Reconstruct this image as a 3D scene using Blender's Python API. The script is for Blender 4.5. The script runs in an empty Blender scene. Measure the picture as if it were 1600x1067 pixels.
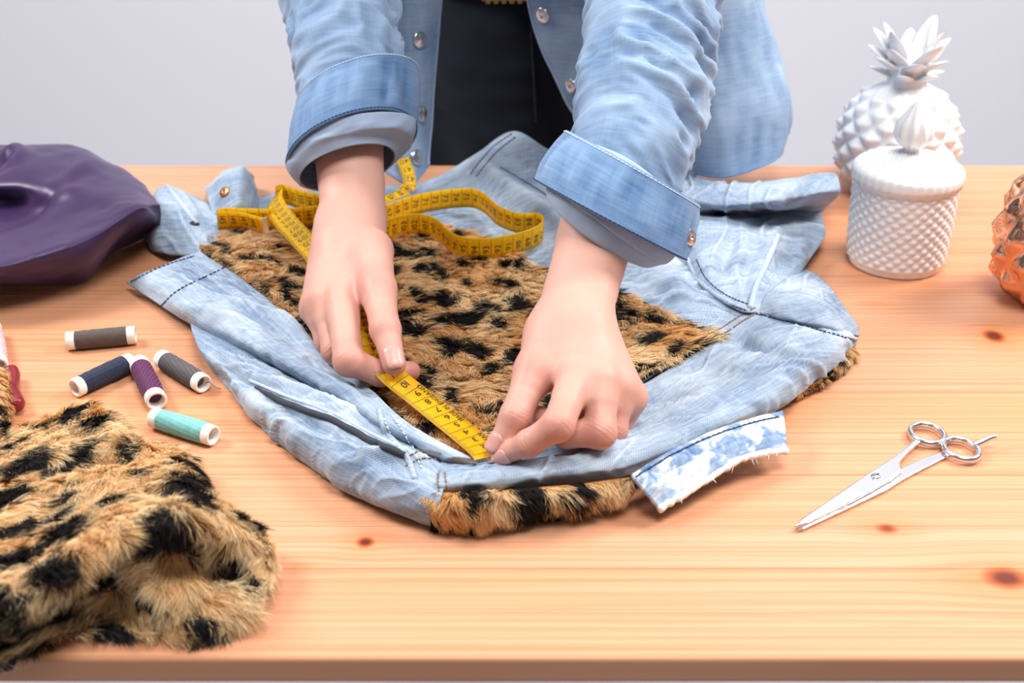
import bpy, bmesh, math, random
import numpy as np
from mathutils import Vector, Matrix
from mathutils.bvhtree import BVHTree

rng = np.random.default_rng(7)
random.seed(7)
scene = bpy.context.scene
COL = scene.collection

# ------------------------------------------------------------------ camera
T = 0.75                      # table-top height
CAMH = 0.47                   # camera height above the table top
PITCH = math.radians(28.0)
FPX = 2000.0                  # focal length in pixels of a 1600 px wide frame
cam_d = bpy.data.cameras.new('camera')
cam_d.sensor_width = 36.0
cam_d.lens = FPX / 1600.0 * 36.0
cam_d.clip_start = 0.02
cam_d.dof.use_dof = True
cam_d.dof.focus_distance = 0.905
cam_d.dof.aperture_fstop = 7.5
cam = bpy.data.objects.new('camera', cam_d)
COL.objects.link(cam)
cam.location = (0, 0, T + CAMH)
cam.rotation_euler = (math.pi / 2 - PITCH, 0, 0)
scene.camera = cam

# ------------------------------------------------------------------ world, lamps, exposure
world = bpy.data.worlds.new('world')
scene.world = world
world.use_nodes = True
world.node_tree.nodes['Background'].inputs[0].default_value = (0.96, 0.97, 1.0, 1)
world.node_tree.nodes['Background'].inputs[1].default_value = 0.19

def area_light(name, loc, target, sx, sy, power, color=(1, 1, 1)):
    d = bpy.data.lights.new(name, 'AREA')
    d.shape = 'RECTANGLE'; d.size = sx; d.size_y = sy
    d.energy = power; d.color = color
    o = bpy.data.objects.new(name, d); COL.objects.link(o)
    o.location = loc
    v = Vector(target) - Vector(loc)
    o.rotation_euler = v.to_track_quat('-Z', 'Y').to_euler()
    return o
area_light('softbox_right', (1.50, 1.20, T + 1.40), (0.15, 0.85, T), 0.6, 0.6, 38, (1.0, 0.98, 0.96))
area_light('softbox_left', (-1.40, 1.15, T + 1.45), (-0.1, 0.80, T), 0.6, 0.6, 35, (0.97, 0.98, 1.0))
area_light('softbox_top', (0.25, 0.30, T + 1.75), (0.05, 0.85, T), 0.8, 0.6, 26, (1.0, 0.99, 0.98))
area_light('softbox_wall', (0.3, 1.9, T + 2.1), (0.0, 2.7, T - 0.4), 2.2, 0.5, 30, (0.93, 0.95, 1.0))
vs = scene.view_settings
vs.view_transform = 'Standard'; vs.look = 'None'; vs.gamma = 1.0
vs.use_curve_mapping = False
vs.exposure = 0.02

# ------------------------------------------------------------------ geometry helpers
SP, CP = math.sin(PITCH), math.cos(PITCH)
def ray(px, py):
    u = (px - 800.0) / FPX; v = (533.5 - py) / FPX
    return np.array([u, CP + v * SP, -SP + v * CP])
def P(px, py, h=0.0):
    """point of the place seen at a photo position, at height h above the table top"""
    d = ray(px, py); t = (h - CAMH) / d[2]
    return np.array([d[0] * t, d[1] * t, T + h])
def Q(px, py, y):
    """point seen at a photo position, at distance y in front of the camera"""
    d = ray(px, py); t = y / d[1]
    return np.array([d[0] * t, y, T + CAMH + d[2] * t])
def pts(lst):
    return np.array([P(*a) for a in lst])

def woff(o):
    v = np.zeros(3)
    while o is not None:
        v += np.array(o.location); o = o.parent
    return v
def thing(name, label, cat, loc, group=None):
    o = bpy.data.objects.new(name, None); COL.objects.link(o)
    o.empty_display_size = 0.02
    o.location = loc
    o['label'] = label; o['category'] = cat
    if group: o['group'] = group
    return o
def tag(o, label=None, cat=None, group=None, kind=None):
    if label: o['label'] = label
    if cat: o['category'] = cat
    if group: o['group'] = group
    if kind: o['kind'] = kind
    return o
def mesh_obj(name, V, F, mat, parent=None, smooth=True, uv=None, cols=None, origin=None, mats=None, midx=None, cust=None):
    """one mesh object; V in world coordinates; F an (n,3|4) array or list of tuples"""
    V = np.asarray(V, dtype=np.float64)
    off = woff(parent) if parent is not None else (np.asarray(origin, float) if origin is not None else np.zeros(3))
    me = bpy.data.meshes.new(name)
    L = V - off
    if isinstance(F, np.ndarray):
        n, k = F.shape
        me.vertices.add(len(L)); me.vertices.foreach_set('co', L.astype(np.float32).ravel())
        me.loops.add(n * k); me.loops.foreach_set('vertex_index', F.astype(np.int32).ravel())
        me.polygons.add(n); me.polygons.foreach_set('loop_start', np.arange(0, n * k, k, dtype=np.int32))
        me.update(calc_edges=True)
    else:
        me.from_pydata([tuple(v) for v in L], [], [tuple(int(i) for i in f) for f in F])
        me.update()
    if smooth:
        me.polygons.foreach_set('use_smooth', np.ones(len(me.polygons), dtype=bool))
    if uv is not None:
        li = np.empty(len(me.loops), dtype=np.int32); me.loops.foreach_get('vertex_index', li)
        ul = me.uv_layers.new(name='UVMap')
        ul.data.foreach_set('uv', np.asarray(uv, np.float32)[li].ravel())
    if cols:
        for an, av in cols.items():
            av = np.asarray(av, np.float32)
            if av.ndim == 1:
                a = me.attributes.new(an, 'FLOAT', 'POINT'); a.data.foreach_set('value', av)
            else:
                if av.shape[1] == 3: av = np.c_[av, np.ones(len(av), np.float32)]
                a = me.attributes.new(an, 'FLOAT_COLOR', 'POINT'); a.data.foreach_set('color', av.ravel())
    for m in (mats or [mat]): me.materials.append(m)
    if midx is not None:
        me.polygons.foreach_set('material_index', np.asarray(midx, np.int32))
    if cust is not None:
        me.normals_split_custom_set_from_vertices(np.asarray(cust, np.float32))
    o = bpy.data.objects.new(name, me); COL.objects.link(o)
    if parent is not None: o.parent = parent
    elif origin is not None: o.location = origin
    return o

def bevel_mod(o, w, seg=2):
    m = o.modifiers.new('bevel', 'BEVEL'); m.width = w; m.segments = seg; m.limit_method = 'ANGLE'
    return o
def solid_mod(o, th, off=-1.0):
    m = o.modifiers.new('solidify', 'SOLIDIFY'); m.thickness = th; m.offset = off
    return o

def box(x0, x1, y0, y1, z0, z1):
    V = [(x0,y0,z0),(x1,y0,z0),(x1,y1,z0),(x0,y1,z0),(x0,y0,z1),(x1,y0,z1),(x1,y1,z1),(x0,y1,z1)]
    F = [(0,3,2,1),(4,5,6,7),(0,1,5,4),(1,2,6,5),(2,3,7,6),(3,0,4,7)]
    return np.array(V, float), F

class MB:
    def __init__(s): s.V = []; s.F = []; s.n = 0; s.M = []
    def add(s, V, F, m=0):
        V = np.asarray(V, float)
        s.V.append(V)
        for f in F: s.F.append(tuple(int(i) + s.n for i in f)); s.M.append(m)
        s.n += len(V)
    def build(s, name, mat, parent=None, **k):
        return mesh_obj(name, np.concatenate(s.V), s.F, mat, parent, **k)

def grid_faces(n, m, wrap_m=False, wrap_n=False):
    """quads of an n x m vertex grid"""
    i, j = np.meshgrid(np.arange(n if wrap_n else n - 1), np.arange(m if wrap_m else m - 1), indexing='ij')
    i = i.ravel(); j = j.ravel(); i2 = (i + 1) % n; j2 = (j + 1) % m
    return np.stack([i*m + j, i*m + j2, i2*m + j2, i2*m + j], 1)

def cr1(Pn, n, closed=False):
    """Catmull-Rom through points (k,d) -> (n,d), centripetal-free uniform"""
    Pn = np.asarray(Pn, float); k = len(Pn)
    if closed:
        t = np.arange(n) / n * k; i = np.floor(t).astype(int); f = t - i
        g = lambda o: Pn[(i + o) % k]
    else:
        t = np.linspace(0, k - 1, n); i = np.minimum(np.floor(t).astype(int), k - 2); f = t - i
        E = np.concatenate([[2*Pn[0] - Pn[1]], Pn, [2*Pn[-1] - Pn[-2]]])
        g = lambda o: E[i + o + 1]
    f = f.reshape((-1,) + (1,) * (Pn.ndim - 1))
    p0, p1, p2, p3 = g(-1), g(0), g(1), g(2)
    return 0.5 * (2*p1 + (p2 - p0)*f + (2*p0 - 5*p1 + 4*p2 - p3)*f*f + (3*p1 - p0 - 3*p2 + p3)*f**3)
def cr_grid(ctrl, n, m):
    C = np.asarray(ctrl, float)
    A = cr1(C, n)                          # (n, c, 3)
    return cr1(A.transpose(1, 0, 2), m).transpose(1, 0, 2)
def resample(line, n):
    line = np.asarray(line, float)
    d = np.r_[0, np.cumsum(np.linalg.norm(np.diff(line, axis=0), axis=1))]
    s = np.linspace(0, d[-1], n)
    return np.stack([np.interp(s, d, line[:, k]) for k in range(line.shape[1])], 1)
def seglen(line):
    return np.linalg.norm(np.diff(np.asarray(line, float), axis=0), axis=1).sum()

# value noise in numpy (3d, smooth)
_perm = np.random.default_rng(3).random(65536).astype(np.float32) * 2 - 1
def vnoise(p, scale=1.0, seed=0):
    q = np.asarray(p, float) * scale + seed * 17.31
    if q.shape[-1] == 2: q = np.concatenate([q, np.zeros(q.shape[:-1] + (1,))], -1)
    i = np.floor(q).astype(np.int64); f = q - i; f = f * f * (3 - 2 * f)
    def h(dx, dy, dz):
        k = (i[..., 0] + dx) * 73856093 ^ (i[..., 1] + dy) * 19349663 ^ (i[..., 2] + dz) * 83492791
        return _perm[k & 65535]
    fx, fy, fz = f[..., 0], f[..., 1], f[..., 2]
    l = lambda a, b, t: a + (b - a) * t
    return l(l(l(h(0,0,0), h(1,0,0), fx), l(h(0,1,0), h(1,1,0), fx), fy),
             l(l(h(0,0,1), h(1,0,1), fx), l(h(0,1,1), h(1,1,1), fx), fy), fz)
def fbm(p, scale, oct=3, seed=0):
    a = 0; w = 1.0
    for o in range(oct):
        a = a + w * vnoise(p, scale * 2**o, seed + o); w *= 0.5
    return a
def dist_line(p, line):
    """distance (and running parameter) of xy points to a polyline"""
    p = np.asarray(p, float); best = np.full(len(p), 1e9); par = np.zeros(len(p)); acc = 0; side = np.zeros(len(p))
    for a, b in zip(line[:-1], line[1:]):
        ab = b - a; L = np.linalg.norm(ab)
        t = np.clip(((p - a) @ ab) / (L * L + 1e-12), 0, 1)
        v = p - (a + t[:, None] * ab); d = np.linalg.norm(v, axis=1)
        m = d < best; best[m] = d[m]; par[m] = acc + t[m] * L
        if p.shape[1] == 2:
            s = ab[0] * v[:, 1] - ab[1] * v[:, 0]; side[m] = s[m]
        acc += L
    return best, par / max(acc, 1e-9), np.sign(side)
def normals_grid(G):
    du = np.gradient(G, axis=0); dv = np.gradient(G, axis=1)
    n = np.cross(du, dv); n /= np.linalg.norm(n, axis=-1, keepdims=True) + 1e-12
    return n
def frames(path, up=(0, 0, 1)):
    path = np.asarray(path, float)
    t = np.gradient(path, axis=0); t /= np.linalg.norm(t, axis=1, keepdims=True) + 1e-12
    up = np.asarray(up, float)
    s = np.cross(t, up); s /= np.linalg.norm(s, axis=1, keepdims=True) + 1e-12
    n = np.cross(s, t)
    return t, s, n
def tube(path, r, k=8, up=(0, 0, 1), cap=True):
    path = np.asarray(path, float); n = len(path)
    r = np.broadcast_to(np.asarray(r, float), (n,))
    t, s, nn = frames(path, up)
    a = np.arange(k) / k * 2 * np.pi
    V = path[:, None] + r[:, None, None] * (np.cos(a)[None, :, None] * s[:, None] + np.sin(a)[None, :, None] * nn[:, None])
    F = [tuple(f) for f in grid_faces(n, k, wrap_m=True)]
    if cap: F += [tuple(range(k))[::-1], tuple((n-1)*k + i for i in range(k))]
    return V.reshape(-1, 3), F
def lathe(prof, k=48, center=(0, 0, 0), cap=True):
    prof = np.asarray(prof, float); a = np.arange(k) / k * 2 * np.pi
    V = np.stack([prof[:, 0][:, None] * np.cos(a), prof[:, 0][:, None] * np.sin(a), np.repeat(prof[:, 1][:, None], k, 1)], -1)
    F = [tuple(f) for f in grid_faces(len(prof), k, wrap_m=True)]
    if cap:
        F += [tuple(range(k))[::-1], tuple((len(prof)-1)*k + i for i in range(k))]
    return V.reshape(-1, 3) + np.asarray(center), F
def bvh_of(*objs):
    V = []; F = []; n = 0
    for o in objs:
        me = o.data; off = woff(o)
        V += [Vector(v.co) + Vector(off) for v in me.vertices]
        F += [[i + n for i in p.vertices] for p in me.polygons]; n = len(V)
    return BVHTree.FromPolygons(V, F)
def drop(bvh, px, py, default_h=0.02):
    """where the line of sight of a photo position meets a surface"""
    d = ray(px, py); d = d / np.linalg.norm(d)
    loc, nor, idx, dist = bvh.ray_cast(Vector((0, 0, T + CAMH)), Vector(d))
    if loc is None:
        return P(px, py, default_h), np.array([0, 0, 1.0])
    n = np.array(nor)
    if n @ d > 0: n = -n
    return np.array(loc), n

# ------------------------------------------------------------------ material helpers
class NT:
    def __init__(s, name):
        s.m = bpy.data.materials.new(name); s.m.use_nodes = True
        s.t = s.m.node_tree; s.b = s.t.nodes['Principled BSDF']
    def n(s, ty, **k):
        nd = s.t.nodes.new(ty)
        for a, v in k.items(): setattr(nd, a, v)
        return nd
    def set(s, sock, v):
        if hasattr(v, 'bl_idname') or isinstance(v, bpy.types.NodeSocket): s.t.links.new(v, sock)
        else: sock.default_value = v
        return s
    def math(s, op, a, b=None, c=None, clamp=False):
        nd = s.n('ShaderNodeMath', operation=op, use_clamp=clamp)
        s.set(nd.inputs[0], a)
        if b is not None: s.set(nd.inputs[1], b)
        if c is not None: s.set(nd.inputs[2], c)
        return nd.outputs[0]
    def vmath(s, op, a, b=None):
        nd = s.n('ShaderNodeVectorMath', operation=op)
        s.set(nd.inputs[0], a)
        if b is not None: s.set(nd.inputs[1], b)
        return nd.outputs['Value'] if op in ('LENGTH', 'DOT_PRODUCT', 'DISTANCE') else nd.outputs[0]
    def mix(s, f, a, b, mode='MIX'):
        nd = s.n('ShaderNodeMix', data_type='RGBA', blend_type=mode, clamp_factor=True)
        s.set(nd.inputs[0], f); s.set(nd.inputs[6], a); s.set(nd.inputs[7], b)
        return nd.outputs[2]
    def ramp(s, f, stops, interp='LINEAR'):
        nd = s.n('ShaderNodeValToRGB'); cr = nd.color_ramp; cr.interpolation = interp
        while len(cr.elements) < len(stops): cr.elements.new(0.5)
        for e, (p, c) in zip(cr.elements, stops):
            e.position = p; e.color = c if len(c) == 4 else tuple(c) + (1,)
        s.set(nd.inputs[0], f)
        return nd.outputs[0]
    def noise(s, vec, scale, detail=3, rough=0.55, dist=0.0):
        nd = s.n('ShaderNodeTexNoise')
        if vec is not None: s.set(nd.inputs['Vector'], vec)
        nd.inputs['Scale'].default_value = scale; nd.inputs['Detail'].default_value = detail
        nd.inputs['Roughness'].default_value = rough; nd.inputs['Distortion'].default_value = dist
        return nd.outputs['Fac']
    def mapping(s, vec, scale=(1, 1, 1), loc=(0, 0, 0), rot=(0, 0, 0)):
        nd = s.n('ShaderNodeMapping'); s.set(nd.inputs['Vector'], vec)
        nd.inputs['Scale'].default_value = scale; nd.inputs['Location'].default_value = loc; nd.inputs['Rotation'].default_value = rot
        return nd.outputs[0]
    def attr(s, name, out='Fac'):
        nd = s.n('ShaderNodeAttribute', attribute_name=name); return nd.outputs[out]
    def bump(s, h, strength=0.3, dist=0.001):
        nd = s.n('ShaderNodeBump'); nd.inputs['Strength'].default_value = strength; nd.inputs['Distance'].default_value = dist
        s.set(nd.inputs['Height'], h); s.t.links.new(nd.outputs[0], s.b.inputs['Normal'])
    def base(s, c=None, rough=None, metal=None, spec=None):
        if c is not None: s.set(s.b.inputs['Base Color'], c)
        if rough is not None: s.set(s.b.inputs['Roughness'], rough)
        if metal is not None: s.set(s.b.inputs['Metallic'], metal)
        if spec is not None: s.set(s.b.inputs['Specular IOR Level'], spec)
        return s
def simple(name, c, rough=0.5, metal=0.0, spec=0.5, nscale=60, namt=0.06, bump=0.0, bscale=300):
    """colour with a little procedural variation"""
    k = NT(name)
    co = k.n('ShaderNodeTexCoord').outputs['Object']
    n = k.noise(co, nscale, 3)
    c = tuple(c) + (1,)
    k.base(k.mix(n, tuple(max(0, x * (1 - namt)) for x in c[:3]) + (1,), tuple(min(1, x * (1 + namt)) for x in c[:3]) + (1,)), rough, metal, spec)
    if bump: k.bump(k.noise(co, bscale, 2), bump, 0.0006)
    return k.m
def srgb(r, g, b):
    f = lambda c: (c / 12.92) if c <= 0.04045 else ((c + 0.055) / 1.055) ** 2.4
    return (f(r / 255), f(g / 255), f(b / 255))

# ================================================================== the room
def mat_wood():
    k = NT('pine_wood')
    pos = k.n('ShaderNodeNewGeometry').outputs['Position']
    rnd = k.n('ShaderNodeObjectInfo').outputs['Random']
    sep = k.n('ShaderNodeSeparateXYZ'); k.set(sep.inputs[0], pos)
    x, y, z = sep.outputs
    # knots bend the grain around them
    knots = [P(571, 847), P(1386, 826), P(1572, 903), P(1553, 525), P(1362, 474), P(470, 884), P(60, 330)]
    sizes = [.0055, .0055, .010, .010, .006, .004, .005]
    stretch = [1.0, 1.3, 1.3, .8, 3.0, 2.5, 1.5]; power = [1, .8, 1, 1.1, .30, .30, .5]
    yy = y; kmask = None; ring = None
    for (kp, r, st, pw) in zip(knots, sizes, stretch, power):
        dx = k.math('DIVIDE', k.math('SUBTRACT', x, float(kp[0])), r * st)
        dy = k.math('DIVIDE', k.math('SUBTRACT', y, float(kp[1])), r)
        d2 = k.math('ADD', k.math('MULTIPLY', dx, dx), k.math('MULTIPLY', dy, dy))
        dxw = k.math('MULTIPLY', dx, 0.33)
        wide = k.math('ADD', k.math('MULTIPLY', dxw, dxw), k.math('MULTIPLY', k.math('MULTIPLY', dy, dy), 0.20))
        g = k.math('POWER', 2.718, k.math('MULTIPLY', wide, -1.0))
        yy = k.math('ADD', yy, k.math('MULTIPLY', k.math('MULTIPLY', g, dy), -r * 0.55))
        e = k.math('POWER', 2.718, k.math('MULTIPLY', d2, -0.9))
        halo = k.math('MULTIPLY', g, 0.28)
        e2 = k.math('MULTIPLY', k.math('MAXIMUM', e, halo), pw)
        kmask = e2 if kmask is None else k.math('MAXIMUM', kmask, e2)
    cmb = k.n('ShaderNodeCombineXYZ')
    k.set(cmb.inputs[0], x); k.set(cmb.inputs[1], yy); k.set(cmb.inputs[2], k.math('ADD', z, k.math('MULTIPLY', rnd, 7.0)))
    offx = k.n('ShaderNodeCombineXYZ'); k.set(offx.inputs[0], k.math('MULTIPLY', rnd, 11.0)); k.set(offx.inputs[1], k.math('MULTIPLY', rnd, 3.7))
    v = k.vmath('ADD', cmb.outputs[0], offx.outputs[0])
    g1 = k.noise(k.mapping(v, (0.9, 42, 6)), 1.0, 3, 0.5, 0.35)       # broad growth rings
    g2 = k.noise(k.mapping(v, (1.6, 380, 30)), 1.0, 2, 0.5, 0.1)     # fine lines
    g3 = k.noise(k.mapping(v, (30, 900, 100)), 1.0, 2, 0.5)          # pores
    band = k.noise(k.mapping(v, (0.7, 7, 2)), 1.0, 2)
    ringw = k.math('SINE', k.math('MULTIPLY', g1, 46.0))
    ringw = k.math('MULTIPLY_ADD', ringw, 0.5, 0.5)
    ringw = k.math('POWER', ringw, 3.0)
    c_light = srgb(221, 170, 137) + (1,); c_mid = srgb(213, 147, 106) + (1,); c_dark = srgb(186, 106, 58) + (1,)
    c = k.mix(k.ramp(band, [(0.3, (.3, .3, .3)), (0.7, (.7, .7, .7))]), c_light, c_mid)
    c = k.mix(k.math('MULTIPLY', ringw, 0.13), c, c_dark)
    c = k.mix(k.ramp(g2, [(0.42, (0, 0, 0)), (0.72, (0.46, 0.46, 0.46))]), c, c_dark)
    c = k.mix(k.math('MULTIPLY', g3, 0.10), c, srgb(190, 120, 70) + (1,))
    tint = k.ramp(rnd, [(0, (1.0, 0.88, 0.74)), (0.3, (1.02, 1.03, 1.04)), (0.6, (0.98, 0.90, 0.82)), (1, (1.03, 1.09, 1.18))])
    c = k.mix(1.0, c, tint, 'MULTIPLY')
    kc = k.ramp(kmask, [(0.0, (1, 1, 1)), (0.28, (0.97, 0.80, 0.62)), (0.55, (0.72, 0.36, 0.17)), (0.9, (0.22, 0.07, 0.035))])
    c = k.mix(1.0, c, kc, 'MULTIPLY')
    k.base(c, k.math('MULTIPLY_ADD', g2, 0.15, 0.34), 0.0, 0.35)
    k.bump(k.math('ADD', g2, k.math('MULTIPLY', ringw, 0.4)), 0.10, 0.0006)
    return k.m
M_wood = mat_wood()
def mat_wall():
    k = NT('painted_plaster')
    co = k.n('ShaderNodeNewGeometry').outputs['Position']
    k.base(k.mix(k.noise(co, 1.3, 2), (0.67, 0.665, 0.71, 1), (0.70, 0.695, 0.735, 1)), 0.8, 0, 0.2)
    k.bump(k.noise(co, 240, 3), 0.08, 0.001)
    return k.m
M_wall = mat_wall()
def mat_floor():
    k = NT('grey_floor')
    co = k.n('ShaderNodeNewGeometry').outputs['Position']
    k.base(k.mix(k.noise(co, 6, 4), (0.50, 0.50, 0.53, 1), (0.58, 0.58, 0.61, 1)), 0.5, 0, 0.3)
    return k.m
M_floor = mat_floor()

YB, YF = 1.279, 0.5235          # back and front edge of the table top
V, F = box(-3, 3, -1.5, 2.62, -0.05, 0.0)
tag(mesh_obj('floor', V, F, M_floor, smooth=False), kind='structure')
V, F = box(-3, 3, 2.6, 2.7, 0.0, 2.7)
tag(mesh_obj('wall_back', V, F, M_wall, smooth=False), kind='structure')
V, F = box(-3, 3, 2.588, 2.6, 0.0, 0.07)
tag(mesh_obj('baseboard_back', V, F, simple('white_paint', (0.8, 0.8, 0.8), 0.4), smooth=False), kind='structure')

# table: pine boards glued side by side, front edge boards, legs below
table = thing('pine_table', 'light pine work table with a glued board top', 'table', (0, (YB + YF) / 2, 0))
seams_px = [258, 300, 342, 396, 462, 508.5, 545, 612, 676, 742, 822, 888, 957, 1030]
ys = [float(P(800, s)[1]) for s in seams_px]
ys[0] = YB; ys[-1] = YF
TH = 0.0175
for i in range(len(ys) - 1):
    y1, y0 = ys[i], ys[i + 1]
    g = 0.00012
    V, F = box(-0.95, 0.95, y0 + g, y1 - g, T - TH, T)
    b = mesh_obj('board', V, F, M_wood, table, smooth=False)
    if i == len(ys) - 2:                    # rounded front edge
        r = 0.0028; prof = [(y1 - g, T - TH), (y1 - g, T)]
        prof += [(y0 + r - r * math.sin(t), T - r + r * math.cos(t)) for t in np.linspace(0, math.pi / 2, 6)]
        prof += [(y0 + r - r * math.cos(t), T - TH + r - r * math.sin(t)) for t in np.linspace(0, math.pi / 2, 6)]
        b.data.clear_geometry(); n = len(prof)
        b.data.from_pydata([(x, p[0] - woff(table)[1], p[1]) for x in (-0.95, 0.95) for p in prof], [],
                           [tuple(range(n)), tuple(range(2*n-1, n-1, -1))] + [(j, j+n, (j+1) % n + n, (j+1) % n) for j in range(n)])
        b.data.update()
    else:
        bevel_mod(b, 0.00025, 1)
for sx in (-1, 1):
    for yy in (YF + 0.06, YB - 0.06):
        V, F = box(sx * 0.88 - 0.03, sx * 0.88 + 0.03, yy - 0.03, yy + 0.03, 0, T - TH)
        bevel_mod(mesh_obj('leg', V, F, M_wood, table, smooth=False), 0.004)
    V, F = box(sx * 0.88 - 0.011, sx * 0.88 + 0.011, YF + 0.09, YB - 0.09, T - TH - 0.08, T - TH)
    mesh_obj('apron', V, F, M_wood, table, smooth=False)

# ================================================================== blended solids (for skin)
class SDF:
    """smoothly blended tapered capsules sampled on a grid, meshed with surface nets"""
    def __init__(s, lo, hi, h):
        s.lo = np.asarray(lo, float); s.h = h
        s.dim = np.ceil((np.asarray(hi) - s.lo) / h).astype(int) + 1
        s.f = np.full(s.dim, 0.05, np.float32)
    def _sub(s, lo, hi):
        a = np.maximum(np.floor((lo - s.lo) / s.h).astype(int), 0)
        b = np.minimum(np.ceil((hi - s.lo) / s.h).astype(int) + 1, s.dim)
        ax = [s.lo[i] + np.arange(a[i], b[i]) * s.h for i in range(3)]
        return tuple(slice(a[i], b[i]) for i in range(3)), np.stack(np.meshgrid(*ax, indexing='ij'), -1)
    def cap(s, a, b, ra, rb, k=0.004, flat=None, fl=1.0):
        a = np.asarray(a, float); b = np.asarray(b, float)
        m = max(ra, rb) * max(1.0, 1.0 / fl) + 0.016 + k
        sl, p = s._sub(np.minimum(a, b) - m, np.maximum(a, b) + m)
        if p.size == 0: return
        ab = b - a; L2 = ab @ ab + 1e-12
        t = np.clip(((p - a) @ ab) / L2, 0, 1)
        v = p - (a + t[..., None] * ab)
        if flat is not None:
            n = np.asarray(flat, float); n = n / np.linalg.norm(n)
            c = v @ n
            v = v + (c * (1.0 / fl - 1.0))[..., None] * n
        d = np.linalg.norm(v, axis=-1) - (ra + t * (rb - ra))
        s._union(sl, d, k)
    def _union(s, sl, d, k):
        f = s.f[sl]
        if k <= 0: s.f[sl] = np.minimum(f, d)
        else:
            h = np.clip(0.5 + 0.5 * (f - d) / k, 0, 1)
            s.f[sl] = f + (d - f) * h - k * h * (1 - h)
    def sub(s, a, b, ra, rb, k=0.003):
        a = np.asarray(a, float); b = np.asarray(b, float); m = max(ra, rb) + 0.006 + k
        sl, p = s._sub(np.minimum(a, b) - m, np.maximum(a, b) + m)
        if p.size == 0: return
        ab = b - a; t = np.clip(((p - a) @ ab) / (ab @ ab + 1e-12), 0, 1)
        d = -(np.linalg.norm(p - (a + t[..., None] * ab), axis=-1) - (ra + t * (rb - ra)))
        f = s.f[sl]; h = np.clip(0.5 - 0.5 * (f - d) / k, 0, 1)
        s.f[sl] = f + (d - f) * h + k * h * (1 - h)
    def ell(s, c, r, k=0.004, R=None):
        c = np.asarray(c, float); r = np.asarray(r, float); m = r.max() + 0.012 + k
        sl, p = s._sub(c - m, c + m)
        if p.size == 0: return
        q = p - c
        if R is not None: q = q @ np.asarray(R)
        q = q / r; l = np.linalg.norm(q, axis=-1)
        d = (l - 1) * r.min() * 1.0
        g = np.linalg.norm(q / r, axis=-1) + 1e-9
        d = l * (l - 1) / g
        s._union(sl, d, k)
    def mesh(s):
        f = s.f; ins = f < 0
        nx, ny, nz = f.shape
        c = np.zeros((nx-1, ny-1, nz-1), np.int8)
        for dx in (0, 1):
            for dy in (0, 1):
                for dz in (0, 1):
                    c += ins[dx:nx-1+dx, dy:ny-1+dy, dz:nz-1+dz]
        act = (c > 0) & (c < 8)
        idx = np.full(act.shape, -1, np.int64); I = np.argwhere(act); idx[act] = np.arange(len(I))
        acc = np.zeros((len(I), 3)); cnt = np.zeros(len(I))
        corners = [(0,0,0),(1,0,0),(0,1,0),(1,1,0),(0,0,1),(1,0,1),(0,1,1),(1,1,1)]
        edges = [(a, b) for a in range(8) for b in range(a+1, 8) if bin(a ^ b).count('1') == 1]
        cv = [f[I[:,0]+d[0], I[:,1]+d[1], I[:,2]+d[2]] for d in corners]
        for a, b in edges:
            va, vb = cv[a], cv[b]; m = (va < 0) != (vb < 0)
            t = np.where(m, va / np.where(np.abs(va - vb) < 1e-12, 1, va - vb), 0)
            A = np.array(corners[a], float); B = np.array(corners[b], float)
            acc[m] += (A + t[:, None] * (B - A))[m]; cnt[m] += 1
        V = s.lo + (I + acc / cnt[:, None]) * s.h
        Q_ = []
        for ax in range(3):
            u, w = [(1, 2), (2, 0), (0, 1)][ax]
            sl0 = [slice(None)] * 3; sl1 = [slice(None)] * 3
            sl0[ax] = slice(0, -1); sl1[ax] = slice(1, None)
            cr = ins[tuple(sl0)] != ins[tuple(sl1)]
            E = np.argwhere(cr)
            E = E[(E[:, u] > 0) & (E[:, w] > 0) & (E[:, u] < act.shape[u]) & (E[:, w] < act.shape[w])]
            e0 = E.copy(); du = np.zeros(3, int); du[u] = 1; dw = np.zeros(3, int); dw[w] = 1
            g = lambda o: idx[tuple((E - o).T)]
            q = np.stack([g(du + dw), g(dw), g(0 * du), g(du)], 1)
            flip = ~ins[tuple(E.T)]
            q[flip] = q[flip][:, ::-1]
            Q_.append(q)
        Qf = np.concatenate(Q_); Qf = Qf[(Qf >= 0).all(1)]
        return V, Qf
def smooth_mesh(V, Fq, it=2, lam=0.5):
    a = np.concatenate([Fq[:, [0, 1]], Fq[:, [1, 2]], Fq[:, [2, 3]], Fq[:, [3, 0]]])
    a = np.concatenate([a, a[:, ::-1]])
    for _ in range(it):
        acc = np.zeros_like(V); cnt = np.zeros(len(V))
        np.add.at(acc, a[:, 0], V[a[:, 1]]); np.add.at(cnt, a[:, 0], 1)
        V = V + lam * (acc / np.maximum(cnt, 1)[:, None] - V)
    return V

# ================================================================== hands and forearms
def mat_skin():
    k = NT('skin')
    co = k.n('ShaderNodeTexCoord').outputs['Object']
    red = k.attr('red')
    blot = k.noise(co, 55, 3)
    c = k.mix(k.math('MULTIPLY', blot, 0.5), srgb(217, 167, 150) + (1,), srgb(206, 150, 133) + (1,))
    c = k.mix(k.math('MULTIPLY', red, 0.85), c, srgb(196, 112, 98) + (1,))
    k.base(c, k.math('MULTIPLY_ADD', k.noise(co, 400, 2), 0.15, 0.40), 0, 0.35)
    b = k.b
    b.inputs['Subsurface Weight'].default_value = 0.18
    b.inputs['Subsurface Radius'].default_value = (1.0, 0.35, 0.2)
    b.inputs['Subsurface Scale'].default_value = 0.004
    crease = k.attr('crease')
    fine = k.noise(co, 1100, 2); mid = k.noise(co, 260, 3)
    k.bump(k.math('ADD', k.math('ADD', k.math('MULTIPLY', fine, 0.35), k.math('MULTIPLY', mid, 0.5)), k.math('MULTIPLY', crease, -0.75)), 0.45, 0.0009)
    return k.m
M_skin = mat_skin()
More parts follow.
